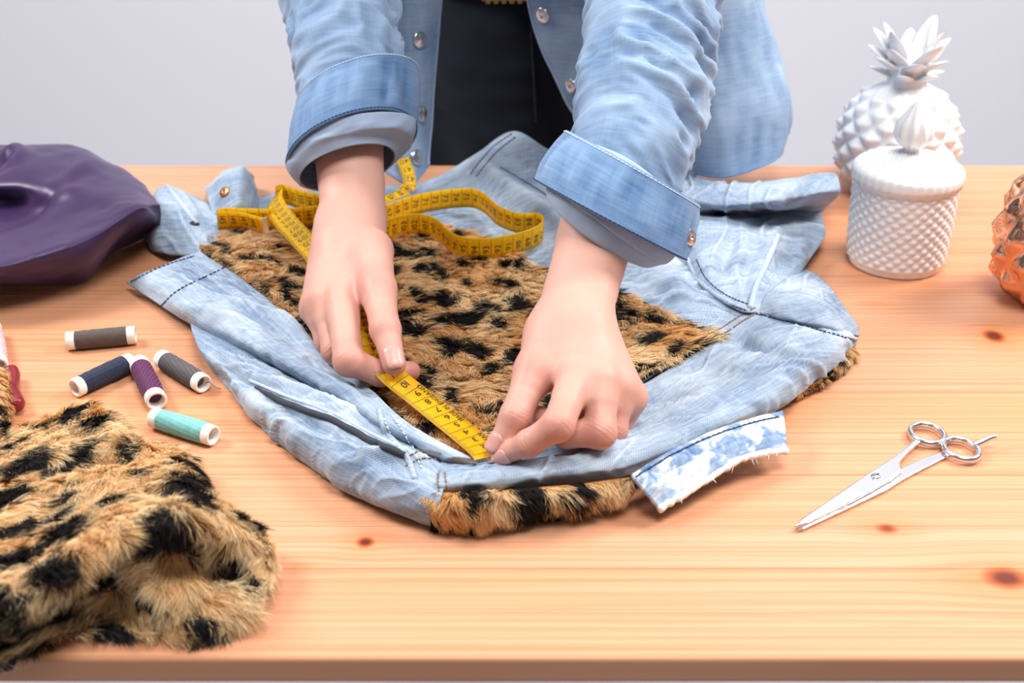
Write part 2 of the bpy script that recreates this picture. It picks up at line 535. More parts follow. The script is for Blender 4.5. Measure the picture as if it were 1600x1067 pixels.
k = NT('finger_nail'); k.base(k.mix(k.noise(k.n('ShaderNodeTexCoord').outputs['Object'], 200, 2), srgb(208, 146, 134) + (1,), srgb(220, 164, 152) + (1,)), 0.34, 0, 0.45)
k.b.inputs['Coat Weight'].default_value = 0.1
M_nail = k.m

def nrm(v):
    v = np.asarray(v, float); return v / (np.linalg.norm(v) + 1e-12)
def skin_attrs(V, hands):
    """redness over knuckles and tips, creases across the joints"""
    red = np.zeros(len(V)); crease = np.zeros(len(V))
    for chains in hands:
        for J, R in chains:
            for i, w in ((0, 0.25), (1, 0.6), (2, 0.45), (3, 0.95)):
                d = np.linalg.norm(V - J[i], axis=1)
                red = np.maximum(red, w * np.exp(-(d / (R[i] * 1.5)) ** 2))
            for i in ((1, 2) if J[0] is not None and R[0] < .014 else (2,)):
                ax = nrm(J[min(i+1, 3)] - J[i-1]); q = V - J[i]
                s_ = q @ ax; near = np.exp(-(np.linalg.norm(q, axis=1) / (R[i] * 1.45)) ** 4)
                for o in (-0.0032, -0.0008, 0.0022):
                    wob = 0.0007 * vnoise(V, 300, i)
                    crease = np.maximum(crease, near * (.7 + .6 * vnoise(V, 150, i + 4)) * np.exp(-((s_ - o + wob) / 0.0007) ** 2))
    return red, crease
def make_hand(arm, wrist_flat, palm, fingers, thumb, dorsal, nails, web):
    """arm: [(pos, r_wide, flatness)], fingers: lists of 4 joints + radii; thumb: joints + radii
    returns V, F, red, crease, nail plates"""
    allp = np.array([a[0] for a in arm] + [q for f in fingers for q in f[0]] + list(thumb[0]))
    lo = allp.min(0) - 0.05; hi = allp.max(0) + 0.05
    S = SDF(lo, hi, 0.00125)
    # forearm
    for (a, ra, fa), (b, rb, fb) in zip(arm[:-1], arm[1:]):
        S.cap(a, b, ra, rb, 0.003, flat=wrist_flat, fl=fb)
    # palm
    for (a, b, ra, rb, fl) in palm:
        S.cap(a, b, ra, rb, 0.010, flat=dorsal, fl=fl)
    for (a, b, ra, rb, kk) in web:
        S.cap(a, b, ra, rb, kk)
    # thumb: metacarpal mass blends with the palm, the rest stays itself
    tj, tr = thumb
    S.cap(tj[0], tj[1], tr[0], tr[1], 0.012)
    m = tj[1] + 0.35 * (tj[2] - tj[1]); rm = tr[1] + 0.35 * (tr[2] - tr[1])
    S.cap(tj[1], m, tr[1], rm, 0.007)
    # fingers: first build each as its own field, blended at the knuckle only
    chains = [(fingers[i][0], fingers[i][1]) for i in range(len(fingers))]
    for J, R in chains:
        q = J[0] + 0.4 * (J[1] - J[0]); rq = R[0] + 0.4 * (R[1] - R[0])
        S.cap(J[0], q, R[0], rq, 0.006)
    for J, R in chains + [([None, tj[1], tj[2], tj[3]], [None, tr[1], tr[2], tr[3]])]:
        sub = SDF(lo, hi, 0.00125) if False else None
        st = 0 if J[0] is not None else 1
        # chain field on its own bounding box
        pp = np.array([j for j in J if j is not None]); mm = 0.03
        sl, p = S._sub(pp.min(0) - mm, pp.max(0) + mm)
        f = np.full(p.shape[:3], 0.05)
        for i in range(st, 3):
            a, b, ra, rb = J[i], J[i+1], R[i], R[i+1]
            ab = b - a; t = np.clip(((p - a) @ ab) / (ab @ ab), 0, 1)
            rad = ra + t * (rb - ra)
            rad = rad - 0.0006 * np.sin(np.pi * t) + 0.0
            d = np.linalg.norm(p - (a + t[..., None] * ab), axis=-1) - rad
            h = np.clip(0.5 + 0.5 * (f - d) / 0.003, 0, 1)
            f = f + (d - f) * h - 0.003 * h * (1 - h)
        S._union(sl, f, 0.0012)
    V, Fq = S.mesh()
    V = smooth_mesh(V, Fq, 3, 0.5)
    red, crease = skin_attrs(V, [chains + [(tj, tr)]])
    # nail plates
    NV = []; NF = []; n0 = 0
    for (a, b, ra, rb, up) in nails:
        ax = nrm(b - a); up = nrm(up - (up @ ax) * ax); sd = np.cross(ax, up)
        L = np.linalg.norm(b - a)
        nu, nv = 9, 11
        s_ = np.linspace(0, 1, nu); g = np.zeros((nu, nv, 3))
        for i, s in enumerate(s_):
            t = 0.66 + 0.58 * s
            hw = 0.82 * math.sqrt(max(0.0, 1 - max(0, (0.22 - s) / 0.22) ** 2.2 * 0.75)) * math.sqrt(max(0.0, 1 - max(0, (s - 0.72) / 0.28) ** 2.5 * 0.62))
            for j, w in enumerate(np.linspace(-1, 1, nv)):
                th = w * hw
                pos_t = t * L
                over = max(0.0, pos_t - L)
                r = ra + (rb - ra) * min(t, 1)
                rr = math.sqrt(max(r * r - (over * 0.75) ** 2, (0.55 * r) ** 2)) + 0.00045 - 0.0006 * max(0, 0.12 - s) / 0.12
                g[i, j] = a + ax * pos_t + rr * (math.cos(th) * up * 0.985 + math.sin(th) * sd)
        lo_ = g - 0.0009 * up
        vv = np.concatenate([g.reshape(-1, 3), lo_.reshape(-1, 3)])
        ff = grid_faces(nu, nv)
        rim = [i*nv for i in range(nu)] + [(nu-1)*nv + j for j in range(1, nv)] + [i*nv + nv-1 for i in range(nu-2, -1, -1)] + [j for j in range(nv-2, 0, -1)]
        off = nu * nv
        rq = np.array([[rim[i], rim[(i+1) % len(rim)], rim[(i+1) % len(rim)] + off, rim[i] + off] for i in range(len(rim))])
        NV.append(vv); NF.append(np.concatenate([ff, rq]) + n0); n0 += len(vv)
    return V, Fq, red, crease, np.concatenate(NV), np.concatenate(NF)

def J(*a): return [P(*q) for q in a]
# --- her right hand (thumb and curled index pinch the tape)
hA = dict(
    arm=[(P(537, 120, .165), .0315, .9), (P(543, 215, .125), .0295, .86), (P(549, 285, .098), .0265, .80), (P(552, 338, .080), .0262, .72), (P(548, 385, .076), .0275, .66)],
    wrist_flat=(0.15, -0.35, 1.0), dorsal=nrm((0.10, -0.52, 1.0)),
    palm=[(P(548, 350, .078), P(545, 458, .063), .021, .0135, .80),
          (P(543, 350, .077), P(512, 464, .060), .021, .0130, .80),
          (P(537, 352, .074), P(501, 472, .054), .019, .0125, .82),
          (P(532, 356, .070), P(495, 478, .047), .018, .0115, .85)],
    fingers=[(J((533, 466, .063), (545, 564, .046), (594, 584, .035), (641, 580, .0290)), (.0125, .0108, .0090, .0074)),
             (J((510, 470, .058), (524, 548, .038), (565, 570, .028), (600, 562, .026)), (.0118, .0098, .0088, .0075)),
             (J((496, 480, .051), (512, 534, .034), (550, 552, .026), (582, 545, .025)), (.0115, .0092, .0085, .0072)),
             (J((492, 486, .044), (508, 518, .030), (535, 530, .026), (556, 522, .026)), (.0108, .0085, .0075, .0068))],
    thumb=(J((578, 392, .078), (590, 452, .072), (602, 515, .062), (616, 569, .0485)), (.0170, .0128, .0108, .0082)),
    web=[(P(575, 400, .072), P(560, 450, .062), .014, .010, .010)],
    nails=[])
_t = hA['thumb']
hA['nails'].append((_t[0][2], _t[0][3], _t[1][2], _t[1][3], np.array([0.10, -0.45, 1.0])))
# --- her left hand (thumb and index hold the end of the tape)
hB = dict(
    arm=[(P(985, 190, .165), .034, .9), (P(950, 300, .128), .0315, .86), (P(930, 375, .108), .0275, .82), (P(907, 455, .088), .0255, .76), (P(893, 510, .080), .0265, .68)],
    wrist_flat=(-0.2, -0.35, 1.0), dorsal=nrm((0.05, -0.42, 1.0)),
    palm=[(P(888, 500, .080), P(898, 585, .068), .020, .0135, .82),
          (P(897, 500, .080), P(938, 590, .066), .021, .0130, .80),
          (P(905, 505, .078), P(966, 602, .058), .020, .0125, .80),
          (P(910, 510, .076), P(983, 618, .048), .018, .0115, .85)],
    fingers=[(J((900, 592, .068), (872, 664, .060), (826, 693, .045), (786, 711, .031)), (.0116, .0102, .0086, .0068)),
             (J((940, 598, .066), (938, 676, .046), (884, 678, .042), (842, 652, .036)), (.0116, .0102, .0092, .0078)),
             (J((967, 609, .057), (957, 672, .036), (915, 684, .028), (885, 676, .027)), (.0112, .0095, .0088, .0075)),
             (J((984, 624, .046), (968, 664, .029), (930, 668, .026), (905, 655, .026)), (.0105, .0085, .0078, .0070))],
    thumb=(J((862, 525, .074), (836, 578, .066), (805, 652, .050), (777, 698, .0345)), (.0170, .0125, .0102, .0074)),
    web=[(P(860, 540, .068), P(880, 590, .060), .014, .010, .010)],
    nails=[])
_t = hB['thumb']; hB['nails'].append((_t[0][2], _t[0][3], _t[1][2], _t[1][3], np.array([-0.35, -0.2, 1.0])))
_f = hB['fingers'][0]; hB['nails'].append((_f[0][2], _f[0][3], _f[1][2], _f[1][3], np.array([0.25, -1.0, 0.45])))
person = thing('person', 'person in a light blue denim shirt with rolled sleeves, leaning over the table measuring', 'person', (0.0, 1.46, 0.0))
Vs = []; Fs = []; Rs = []; Cs = []; Ms = []; n0 = 0
for hd in (hA, hB):
    V, Fq, red, cre, NV, NF = make_hand(**hd)
    Vs += [V, NV]; Fs += [Fq + n0, NF + n0 + len(V)]; n0 += len(V) + len(NV)
    Rs += [red, np.zeros(len(NV))]; Cs += [cre, np.zeros(len(NV))]; Ms += [np.zeros(len(Fq)), np.ones(len(NF))]
SKIN = [Vs, Fs, Rs, Cs, Ms]
body = mesh_obj('body', np.concatenate(Vs), np.concatenate(Fs), None, person, mats=[M_skin, M_nail],
                cols={'red': np.concatenate(Rs), 'crease': np.concatenate(Cs)}, midx=np.concatenate(Ms))

# ================================================================== denim
def mat_denim(name, light, dark, amount=0.5, weave=1.0, streak=1.0, bleach=0.0, rough=0.85, wscale=330.0):
    k = NT(name)
    uv = k.n('ShaderNodeUVMap').outputs[0]
    fade = k.attr('fade')
    big = k.noise(k.mapping(uv, (9, 16, 1)), 1.0, 4, 0.6, 0.4)
    st = k.noise(k.mapping(uv, (30, 420, 1)), 1.0, 3, 0.6)             # slub streaks along the warp
    st2 = k.noise(k.mapping(uv, (420, 40, 1)), 1.0, 2, 0.6)
    w = k.n('ShaderNodeTexWave', wave_type='BANDS', bands_direction='DIAGONAL')
    k.set(w.inputs['Vector'], k.mapping(uv, (1, 1, 1)))
    w.inputs['Scale'].default_value = wscale; w.inputs['Distortion'].default_value = 1.2; w.inputs['Detail'].default_value = 1.0; w.inputs['Detail Scale'].default_value = 3
    f = k.math('ADD', k.math('MULTIPLY', k.math('SUBTRACT', big, 0.5), 1.7 * amount), 0.5)
    f = k.math('ADD', f, k.math('MULTIPLY', k.math('SUBTRACT', st, 0.5), 0.9 * streak))
    f = k.math('ADD', f, k.math('MULTIPLY', k.math('SUBTRACT', st2, 0.5), 0.35 * streak))
    f = k.math('ADD', f, k.math('MULTIPLY', k.math('SUBTRACT', w.outputs['Fac'], 0.5), 0.16 * weave))
    f = k.math('ADD', f, fade, clamp=True)
    c = k.mix(f, tuple(dark) + (1,), tuple(light) + (1,))
    if bleach:
        b = k.noise(k.mapping(uv, (55, 75, 1)), 1.0, 3, 0.55, 0.8)
        c = k.mix(k.ramp(b, [(0.47, (0, 0, 0)), (0.60, (bleach,) * 3)]), c, srgb(240, 238, 232) + (1,))
    k.base(c, rough, 0, 0.15)
    k.b.inputs['Sheen Weight'].default_value = 0.15
    h = k.math('ADD', k.math('MULTIPLY', w.outputs['Fac'], 0.5), k.math('MULTIPLY', k.noise(k.mapping(uv, (900, 900, 1)), 1.0, 2), 0.8))
    k.bump(h, 0.35 * weave, 0.0007)
    return k.m
M_den = mat_denim('washed_denim', srgb(197, 208, 220), srgb(80, 108, 140), 0.95)
M_den_bleach = mat_denim('bleached_denim', srgb(186, 203, 222), srgb(70, 108, 156), 1.0, bleach=0.8)
M_den_dark = mat_denim('dark_denim', srgb(26, 34, 48), srgb(11, 15, 24), 0.5, 0.5, 0.6)
M_shirt = mat_denim('chambray', srgb(172, 192, 214), srgb(80, 114, 156), 0.85, 0.4, 0.6, wscale=560.0)
M_shirt_cuff = mat_denim('chambray_cuff', srgb(138, 166, 198), srgb(60, 96, 142), 0.7, 0.4, 0.8, wscale=560.0)
M_shirt_in = mat_denim('chambray_inside', srgb(190, 203, 220), srgb(134, 158, 190), 0.5, 0.4, 0.6, wscale=560.0)
M_st_blue = simple('navy_thread', srgb(46, 66, 104), 0.8)
M_st_tan = simple('tan_thread', srgb(150, 110, 78), 0.8)
M_st_light = simple('pale_thread', srgb(205, 215, 226), 0.8)
M_white_fray = simple('white_fray', srgb(236, 234, 228), 0.9, bump=0.3, bscale=900)
M_steel = simple('brushed_steel', (0.72, 0.72, 0.73), 0.24, 1.0, namt=0.04)
M_copper_b = simple('copper_button', srgb(190, 120, 80), 0.35, 1.0)

def uv_of(G):
    u = np.zeros(G.shape[:2]); v = np.zeros(G.shape[:2])
    u[:, 1:] = np.cumsum(np.linalg.norm(np.diff(G, axis=1), axis=2), axis=1)
    v[1:] = np.cumsum(np.linalg.norm(np.diff(G, axis=0), axis=2), axis=0)
    u -= u.mean(1, keepdims=True); v -= v.mean(0, keepdims=True)
    return np.stack([u, v], -1)
def ridge_disp(G, ridges):
    """(pixel polyline on the cloth, width m, height m[, shape]) -> height field; folds taper at both ends"""
    xy = G[..., :2].reshape(-1, 2); d = np.zeros(len(xy))
    for r in ridges:
        line = np.array([P(a, b, 0.015)[:2] for a, b in r[0]])
        line = cr1(line, 24) if len(line) > 2 else line
        ds, par, side = dist_line(xy, line)
        tap = np.clip(np.minimum(par, 1 - par) * 5, 0, 1) ** 0.7 if len(r) < 4 else 1.0
        d += r[2] * np.exp(-(ds / r[1]) ** 2) * tap
    return d.reshape(G.shape[:2])
def cloth_grid(ctrl, n, m, ridges=(), amp=0.0012, freq=45, seed=0, aniso=(1, 1, 1), world=False, wr=()):
    C = np.array([[(q if world else P(*q)) for q in row] for row in ctrl])
    G = cr_grid(C, n, m)
    N = normals_grid(G)
    if N[..., 2].mean() < 0: N = -N
    d = amp * fbm(G * np.array(aniso), freq, 3, seed)
    if len(ridges): d = d + ridge_disp(G, ridges)
    for j, (ang, fa, fl, am) in enumerate(wr):          # creases running along a direction (degrees on the table)
        c, s = math.cos(math.radians(ang)), math.sin(math.radians(ang))
        x, y = G[..., 0], G[..., 1]
        q = np.stack([(x * c + y * s) * fl, (-x * s + y * c) * fa, G[..., 2] * 12], -1)
        q[..., 1] += 0.5 * vnoise(np.stack([x, y], -1), 30, seed + 60 + j)
        rd = 1 - np.clip(2.6 * np.abs(vnoise(q, 1.0, seed + 70 + j)), 0, 1)
        env = np.clip(0.5 + 1.2 * vnoise(np.stack([x, y], -1), 14, seed + 80 + j), 0, 1)
        d = d + am * (rd ** 1.5 - 0.25) * env
    ei = np.minimum(np.arange(n), np.arange(n)[::-1]) / (0.10 * n); ej = np.minimum(np.arange(m), np.arange(m)[::-1]) / (0.05 * m)
    if not world: d = d * (0.2 + 0.8 * np.clip(np.minimum(ei[:, None], ej[None]), 0, 1))
    G = G + N * d[..., None]
    if not world: G[..., 2] = np.maximum(G[..., 2], T + .0018)
    return G
def cloth_obj(name, G, mat, parent, th=0.0014, fade=None, off=-1.0, flip=None):
    n, m = G.shape[:2]
    F = grid_faces(n, m)
    N = normals_grid(G)
    if flip is None: flip = N[..., 2].mean() > 0
    if flip: F = F[:, ::-1]
    uv = uv_of(G)
    # wear: raised creases are rubbed paler
    Nn = N if N[..., 2].mean() >= 0 else -N
    lap = np.zeros((n, m, 3)); lap[1:-1, 1:-1] = (G[2:, 1:-1] + G[:-2, 1:-1] + G[1:-1, 2:] + G[1:-1, :-2]) / 4 - G[1:-1, 1:-1]
    cv = -(lap * Nn).sum(-1); cv = cv / (np.std(cv[3:-3, 3:-3]) + 1e-9)
    wear_ = 0.10 * np.clip(cv, -1.2, 2.0)
    fd = wear_ if fade is None else wear_ + fade
    o = mesh_obj(name, G.reshape(-1, 3), F, mat, parent, uv=uv.reshape(-1, 2), cols={'fade': fd.reshape(-1)})
    if th: solid_mod(o, th, off)
    return o
def stitches(name, lines, mat, parent, bvh, width=0.0007, dash=0.0026, gap=0.0011, lift=0.0005):
    """thread dashes sewn along photo polylines on a surface; one mesh per seam"""
    mb = MB()
    for ln in lines:
        L = cr1(np.array(ln, float), 60) if len(ln) > 2 else resample(np.array(ln, float), 30)
        pp = []; nn = []
        for q in L:
            h, nr = drop(bvh, *q); pp.append(h); nn.append(nr)
        pp = np.array(pp); nn = np.array(nn)
        jump = np.linalg.norm(np.diff(pp, axis=0), axis=1)
        s = np.r_[0, np.cumsum(jump)]
        c = 0.0
        med = np.median(jump) * 6 + 1e-4
        while c + dash < s[-1]:
            seg = np.linspace(c, c + dash, 4)
            i = min(np.searchsorted(s, c), len(s) - 1)
            if jump[min(max(i - 1, 0), len(jump) - 1)] < med:
                q = np.stack([np.interp(seg, s, pp[:, k]) for k in range(3)], 1)
                nr = np.stack([np.interp(seg, s, nn[:, k]) for k in range(3)], 1)
                q = q + nr * (lift + np.array([-0.0004, 0.0002, 0.0002, -0.0004]))[:, None]
                V, F = tube(q, width / 2, 5, up=tuple(nr[0]))
                mb.add(V, F)
            c += dash + gap
    if mb.n:
        o = mb.build(name, mat, parent); o['kind'] = 'stuff'; return o
def seam_tube(name, line, r, mat, parent, bvh, lift=0.0, k=8, n=60):
    L = cr1(np.array(line, float), n)
    q = np.array([drop(bvh, *a)[0] for a in L])
    for _ in range(3): q[1:-1] = 0.25 * q[:-2] + 0.5 * q[1:-1] + 0.25 * q[2:]
    q[:, 2] += lift
    V, F = tube(q, r, k)
    return mesh_obj(name, V, F, mat, parent, uv=np.c_[V[:, 0], V[:, 1]], cols={'fade': np.full(len(V), 0.25)})

# ================================================================== leopard fur
def spot_mask(uv, seed=0, cell=0.034):
    uv = np.asarray(uv, float)
    w = np.stack([fbm(uv, 90, 2, seed + 1), fbm(uv, 90, 2, seed + 2)], -1) * 0.0035
    q = uv + w
    ij = np.floor(q / cell).astype(int); best = np.full(len(uv), 9.0)
    r = np.random.default_rng(100 + seed).random((64, 64, 6))
    for dx in (-1, 0, 1):
        for dy in (-1, 0, 1):
            a = ij[:, 0] + dx; b = ij[:, 1] + dy; R = r[a % 64, b % 64]
            c = np.stack([(a + 0.5 + 0.62 * (R[:, 0] - 0.5) + 0.5 * (b % 2)) * cell, (b + 0.5 + 0.62 * (R[:, 1] - 0.5)) * cell], -1)
            v = q - c; an = (R[:, 2] - 0.5) * 1.6
            x = v[:, 0] * np.cos(an) + v[:, 1] * np.sin(an); y = -v[:, 0] * np.sin(an) + v[:, 1] * np.cos(an)
            rad = cell * (0.22 + 0.20 * R[:, 3] ** 1.2)
            el = 1.0 + 0.55 * R[:, 4]
            d = np.sqrt((x / (rad * el)) ** 2 + (y / (rad / el ** 0.6)) ** 2)
            d = np.where(R[:, 5] < 0.08, 9, d)
            best = np.minimum(best, d)
    return best
C_TAN = np.array(srgb(244, 194, 126)); C_CREAM = np.array(srgb(255, 234, 192)); C_ORANGE = np.array(srgb(220, 150, 76)); C_DARK = np.array(srgb(34, 25, 24))
k = NT('fur_strands')
col = k.attr('col', 'Color')
k.base(col, 0.55, 0, 0.25)
tr_ = k.n('ShaderNodeBsdfTranslucent'); k.set(tr_.inputs[0], col)
mx_ = k.n('ShaderNodeMixShader'); mx_.inputs[0].default_value = 0.38
k.t.links.new(k.b.outputs[0], mx_.inputs[1]); k.t.links.new(tr_.outputs[0], mx_.inputs[2])
k.t.links.new(mx_.outputs[0], k.t.nodes['Material Output'].inputs['Surface'])
M_fur = k.m
def fur(name, G, parent, count, length, width, comb, lift=0.55, seed=0, cell=0.034, clump=0.6, mask=None, cream=0.5, backing=True, bname='backing', droop=0.5, edge_dark=0, tuft=0.0055, asp=1.0):
    n, m = G.shape[:2]
    UV = uv_of(G); N = normals_grid(G)
    if N[..., 2].mean() < 0: N = -N
    r = np.random.default_rng(seed + 11)
    # face areas
    e1 = G[1:, :-1] - G[:-1, :-1]; e2 = G[:-1, 1:] - G[:-1, :-1]
    ar = np.linalg.norm(np.cross(e1, e2), axis=-1)
    if mask is not None: ar = ar * mask(G[:-1, :-1])
    ar = ar.ravel(); f = r.choice(len(ar), count, p=ar / ar.sum())
    i, j = np.divmod(f, m - 1); a = r.random(count)[:, None]; b = r.random(count)[:, None]
    def bl(A): return (A[i, j]*(1-a) + A[i+1, j]*a)*(1-b) + (A[i, j+1]*(1-a) + A[i+1, j+1]*a)*b
    p = bl(G); nn = bl(N); uv = bl(UV)
    nn /= np.linalg.norm(nn, axis=1, keepdims=True) + 1e-9
    cd = comb(p) if callable(comb) else np.broadcast_to(np.asarray(comb, float), p.shape)
    def tang(v): v = v - (v * nn).sum(1, keepdims=True) * nn; return v / (np.linalg.norm(v, axis=1, keepdims=True) + 1e-9)
    t = tang(cd)
    s = np.cross(nn, t)
    ang = clump * (1.6 * fbm(p, 38, 2, seed + 5) + 0.7 * vnoise(p, 130, seed + 6)) + 0.22 * r.standard_normal(count)
    t = np.cos(ang)[:, None] * t + np.sin(ang)[:, None] * s
    ln = length * (0.6 + 0.6 * r.random(count)) * (1 + 0.25 * vnoise(p, 60, seed + 8))
    lf = lift * (1 + 0.7 * vnoise(p, 90, seed + 9)) + 0.12 * r.standard_normal(count)
    d0 = nn * np.clip(lf, 0.15, 3)[:, None] + t; d0 /= np.linalg.norm(d0, axis=1, keepdims=True)
    d1 = d0 + t * 0.45 - np.array([0, 0, 0.25 * droop]); d1 /= np.linalg.norm(d1, axis=1, keepdims=True)
    # clumped tips
    cl = np.stack([vnoise(p, 260, seed + 21), vnoise(p, 260, seed + 22), vnoise(p, 260, seed + 23)], -1)
    d2 = d1 + t * 0.35 - np.array([0, 0, 0.35 * droop]) + 0.45 * cl; d2 /= np.linalg.norm(d2, axis=1, keepdims=True)
    p0 = p; p1 = p0 + d0 * (ln * 0.36)[:, None]; p2 = p1 + d1 * (ln * 0.34)[:, None]; p3 = p2 + d2 * (ln * 0.30)[:, None]
    # tufts: tips draw together towards jittered tuft centres
    tc = tuft
    g_ = uv / tc; gi = np.floor(g_).astype(int); R2 = np.random.default_rng(seed + 77).random((128, 128, 5))
    bd = np.full(count, 9.0); bv_ = np.zeros((count, 2)); br = np.zeros((count, 3))
    for dx in (-1, 0, 1):
        for dy in (-1, 0, 1):
            a_ = gi[:, 0] + dx; b_ = gi[:, 1] + dy; rr = R2[a_ % 128, b_ % 128]
            v_ = np.stack([a_ + rr[:, 0], b_ + rr[:, 1]], -1) - g_; dd_ = np.linalg.norm(v_, axis=1); mm = dd_ < bd
            bd[mm] = dd_[mm]; bv_[mm] = v_[mm]; br[mm] = rr[mm, 2:]
    du_ = np.gradient(G, axis=1); du_ /= np.linalg.norm(du_, axis=-1, keepdims=True) + 1e-9
    dv_ = np.gradient(G, axis=0); dv_ /= np.linalg.norm(dv_, axis=-1, keepdims=True) + 1e-9
    pull = (bv_[:, :1] * bl(du_) + bv_[:, 1:] * bl(dv_)) * tc
    sway = (br[:, :1] - .5) * s * 1.1 * length + (br[:, 1:2] - .5) * nn * .7 * length
    p1 = p1 + pull * .25 + sway * .10; p2 = p2 + pull * .55 + sway * .38; p3 = p3 + pull * .80 + sway * .75
    for q in (p1, p2, p3):
        if edge_dark is not None: q[:, 2] = np.maximum(q[:, 2], T + 0.0006)
    sd = np.cross(d1, nn); sd /= np.linalg.norm(sd, axis=1, keepdims=True) + 1e-9
    ro = 0.5 * r.standard_normal(count)[:, None]
    sd = sd * np.cos(ro) + nn * np.sin(ro)
    w = width * (0.7 + 0.6 * r.random(count))[:, None]
    V = np.stack([p0 - sd*w*.5, p0 + sd*w*.5, p1 - sd*w*.55, p1 + sd*w*.55, p2 - sd*w*.4, p2 + sd*w*.4, p3], 1)
    base = np.arange(count)[:, None] * 7
    T3 = np.array([[0, 1, 3], [0, 3, 2], [2, 3, 5], [2, 5, 4], [4, 5, 6]])
    F = (base[:, None] + T3[None]).reshape(-1, 3)
    # colour
    sm = spot_mask(uv / np.array([1.0, asp]), seed, cell) + 0.10 * r.standard_normal(count)
    dk = np.clip((1.08 - sm) / 0.16, 0, 1)[:, None]
    mixv = np.clip(0.5 + 0.75 * fbm(p, 30, 3, seed + 31) + 0.15 * r.standard_normal(count) + 0.7 * (br[:, 2] - .5) + (cream - 0.5), 0, 1)[:, None]
    cb = C_ORANGE * (1 - mixv) + C_TAN * mixv
    ct = C_TAN * (1 - mixv) + C_CREAM * mixv
    vd = (0.75 + 0.6 * r.random(count))[:, None] * C_DARK
    cols = np.zeros((count, 7, 3), np.float32)
    for q, g in zip(range(7), (0, 0, .35, .35, .75, .75, 1)):
        cc = cb * (1 - g) + ct * g
        cols[:, q] = cc * (1 - dk) + vd * dk
    cn = nn * 0.8 + 0.40 * sd * r.standard_normal(count)[:, None] + 0.45 * d0
    cn /= np.linalg.norm(cn, axis=1, keepdims=True)
    o = mesh_obj(name, V.reshape(-1, 3), F, M_fur, parent, cols={'col': cols.reshape(-1, 3)}, cust=np.repeat(cn, 7, 0))
    o['kind'] = 'stuff'
    if backing:
        u2 = UV.reshape(-1, 2); sm = spot_mask(u2 / np.array([1.0, asp]), seed, cell); dk = np.clip((1.08 - sm) / 0.16, 0, 1)[:, None]
        bc = (C_ORANGE * 0.8) * (1 - dk) + C_DARK * dk
        Fb = grid_faces(n, m)
        if normals_grid(G)[..., 2].mean() > 0: Fb = Fb[:, ::-1]
        bo = mesh_obj(bname, G.reshape(-1, 3), Fb, M_fur, parent, cols={'col': bc})
        solid_mod(bo, 0.0015)
    return o

# ================================================================== the jacket on the table
jacket = thing('denim_jacket', 'washed light blue denim jacket lying under the hands with a leopard fur back', 'jacket', P(760, 560, 0))
G_back = cloth_grid([
    [(300, 330, .004), (420, 305, .006), (560, 292, .010), (660, 284, .016), (735, 246, .030), (800, 205, .050), (855, 232, .044), (920, 262, .034), (1000, 262, .026), (1090, 285, .018)],
    [(300, 345, .006), (420, 325, .008), (560, 318, .011), (660, 312, .014), (740, 290, .020), (810, 275, .026), (870, 290, .026), (940, 310, .022), (1020, 310, .022), (1110, 330, .016)],
    [(300, 370, .006), (420, 360, .008), (560, 362, .010), (660, 362, .012), (740, 360, .013), (810, 356, .015), (880, 360, .018), (950, 370, .018), (1030, 375, .018), (1110, 390, .016)],
    [(320, 400, .006), (430, 410, .008), (560, 425, .009), (660, 425, .010), (740, 420, .012), (820, 415, .014), (900, 420, .016), (970, 430, .017), (1050, 435, .018), (1120, 448, .018)],
    [(400, 460, .007), (480, 480, .009), (580, 500, .009), (670, 500, .010), (750, 490, .011), (840, 475, .013), (920, 465, .015), (1000, 475, .016), (1080, 480, .018), (1150, 485, .019)],
    [(500, 545, .008), (580, 570, .009), (650, 590, .009), (720, 590, .010), (800, 570, .010), (880, 550, .011), (960, 535, .013), (1040, 520, .015), (1110, 510, .017), (1185, 492, .019)],
    [(600, 620, .008), (660, 660, .009), (710, 690, .009), (760, 705, .010), (830, 680, .010), (900, 650, .011), (980, 610, .012), (1050, 570, .014), (1130, 535, .016), (1200, 505, .018)]],
    90, 130, ridges=[([(730, 262), (790, 300), (860, 340), (900, 380)], .010, 0.0084), ([(700, 300), (790, 330), (850, 372)], .012, -0.0056),
                     ([(930, 420), (1010, 445), (1090, 470)], .010, 0.0042), ([(960, 400), (1050, 420)], .008, -0.0035),
                     ([(880, 300), (960, 350), (1060, 400)], .012, 0.0056), ([(1000, 430), (1060, 460), (1120, 500)], .010, 0.0042)], amp=.0016, seed=1, wr=[(-25, 60, 12, .004), (40, 80, 16, .0025)])
xy = G_back[..., :2]
panel = cloth_obj('back_panel', G_back, M_den, jacket)
G_fur = cloth_grid([
    [(306, 381, .016), (345, 358, .017), (430, 350, .017), (520, 346, .017), (620, 345, .017), (700, 352, .017), (785, 392, .018), (870, 424, .018), (960, 452, .019), (1040, 488, .020), (1124, 526, .021)],
    [(307, 382, .016), (365, 385, .017), (450, 395, .017), (540, 405, .017), (630, 412, .017), (710, 420, .017), (790, 440, .018), (875, 462, .018), (960, 485, .019), (1040, 506, .020), (1123, 527, .021)],
    [(308, 384, .016), (385, 425, .017), (480, 470, .017), (570, 505, .017), (650, 525, .016), (730, 540, .016), (810, 540, .017), (890, 535, .018), (965, 530, .018), (1040, 528, .020), (1122, 528, .021)],
    [(309, 386, .016), (390, 455, .017), (485, 540, .017), (575, 620, .016), (650, 685, .016), (745, 722, .016), (840, 670, .017), (915, 632, .017), (985, 596, .018), (1050, 562, .019), (1121, 530, .021)]],
    60, 120, amp=.0015, seed=2)
fur_panel = fur('fur_pile', G_fur, jacket, 150000, .0115, .00042, (0.55, -0.8, 0), lift=.50, seed=3, cell=.028, clump=.75, bname='fur_panel', cream=.62, asp=1.45)

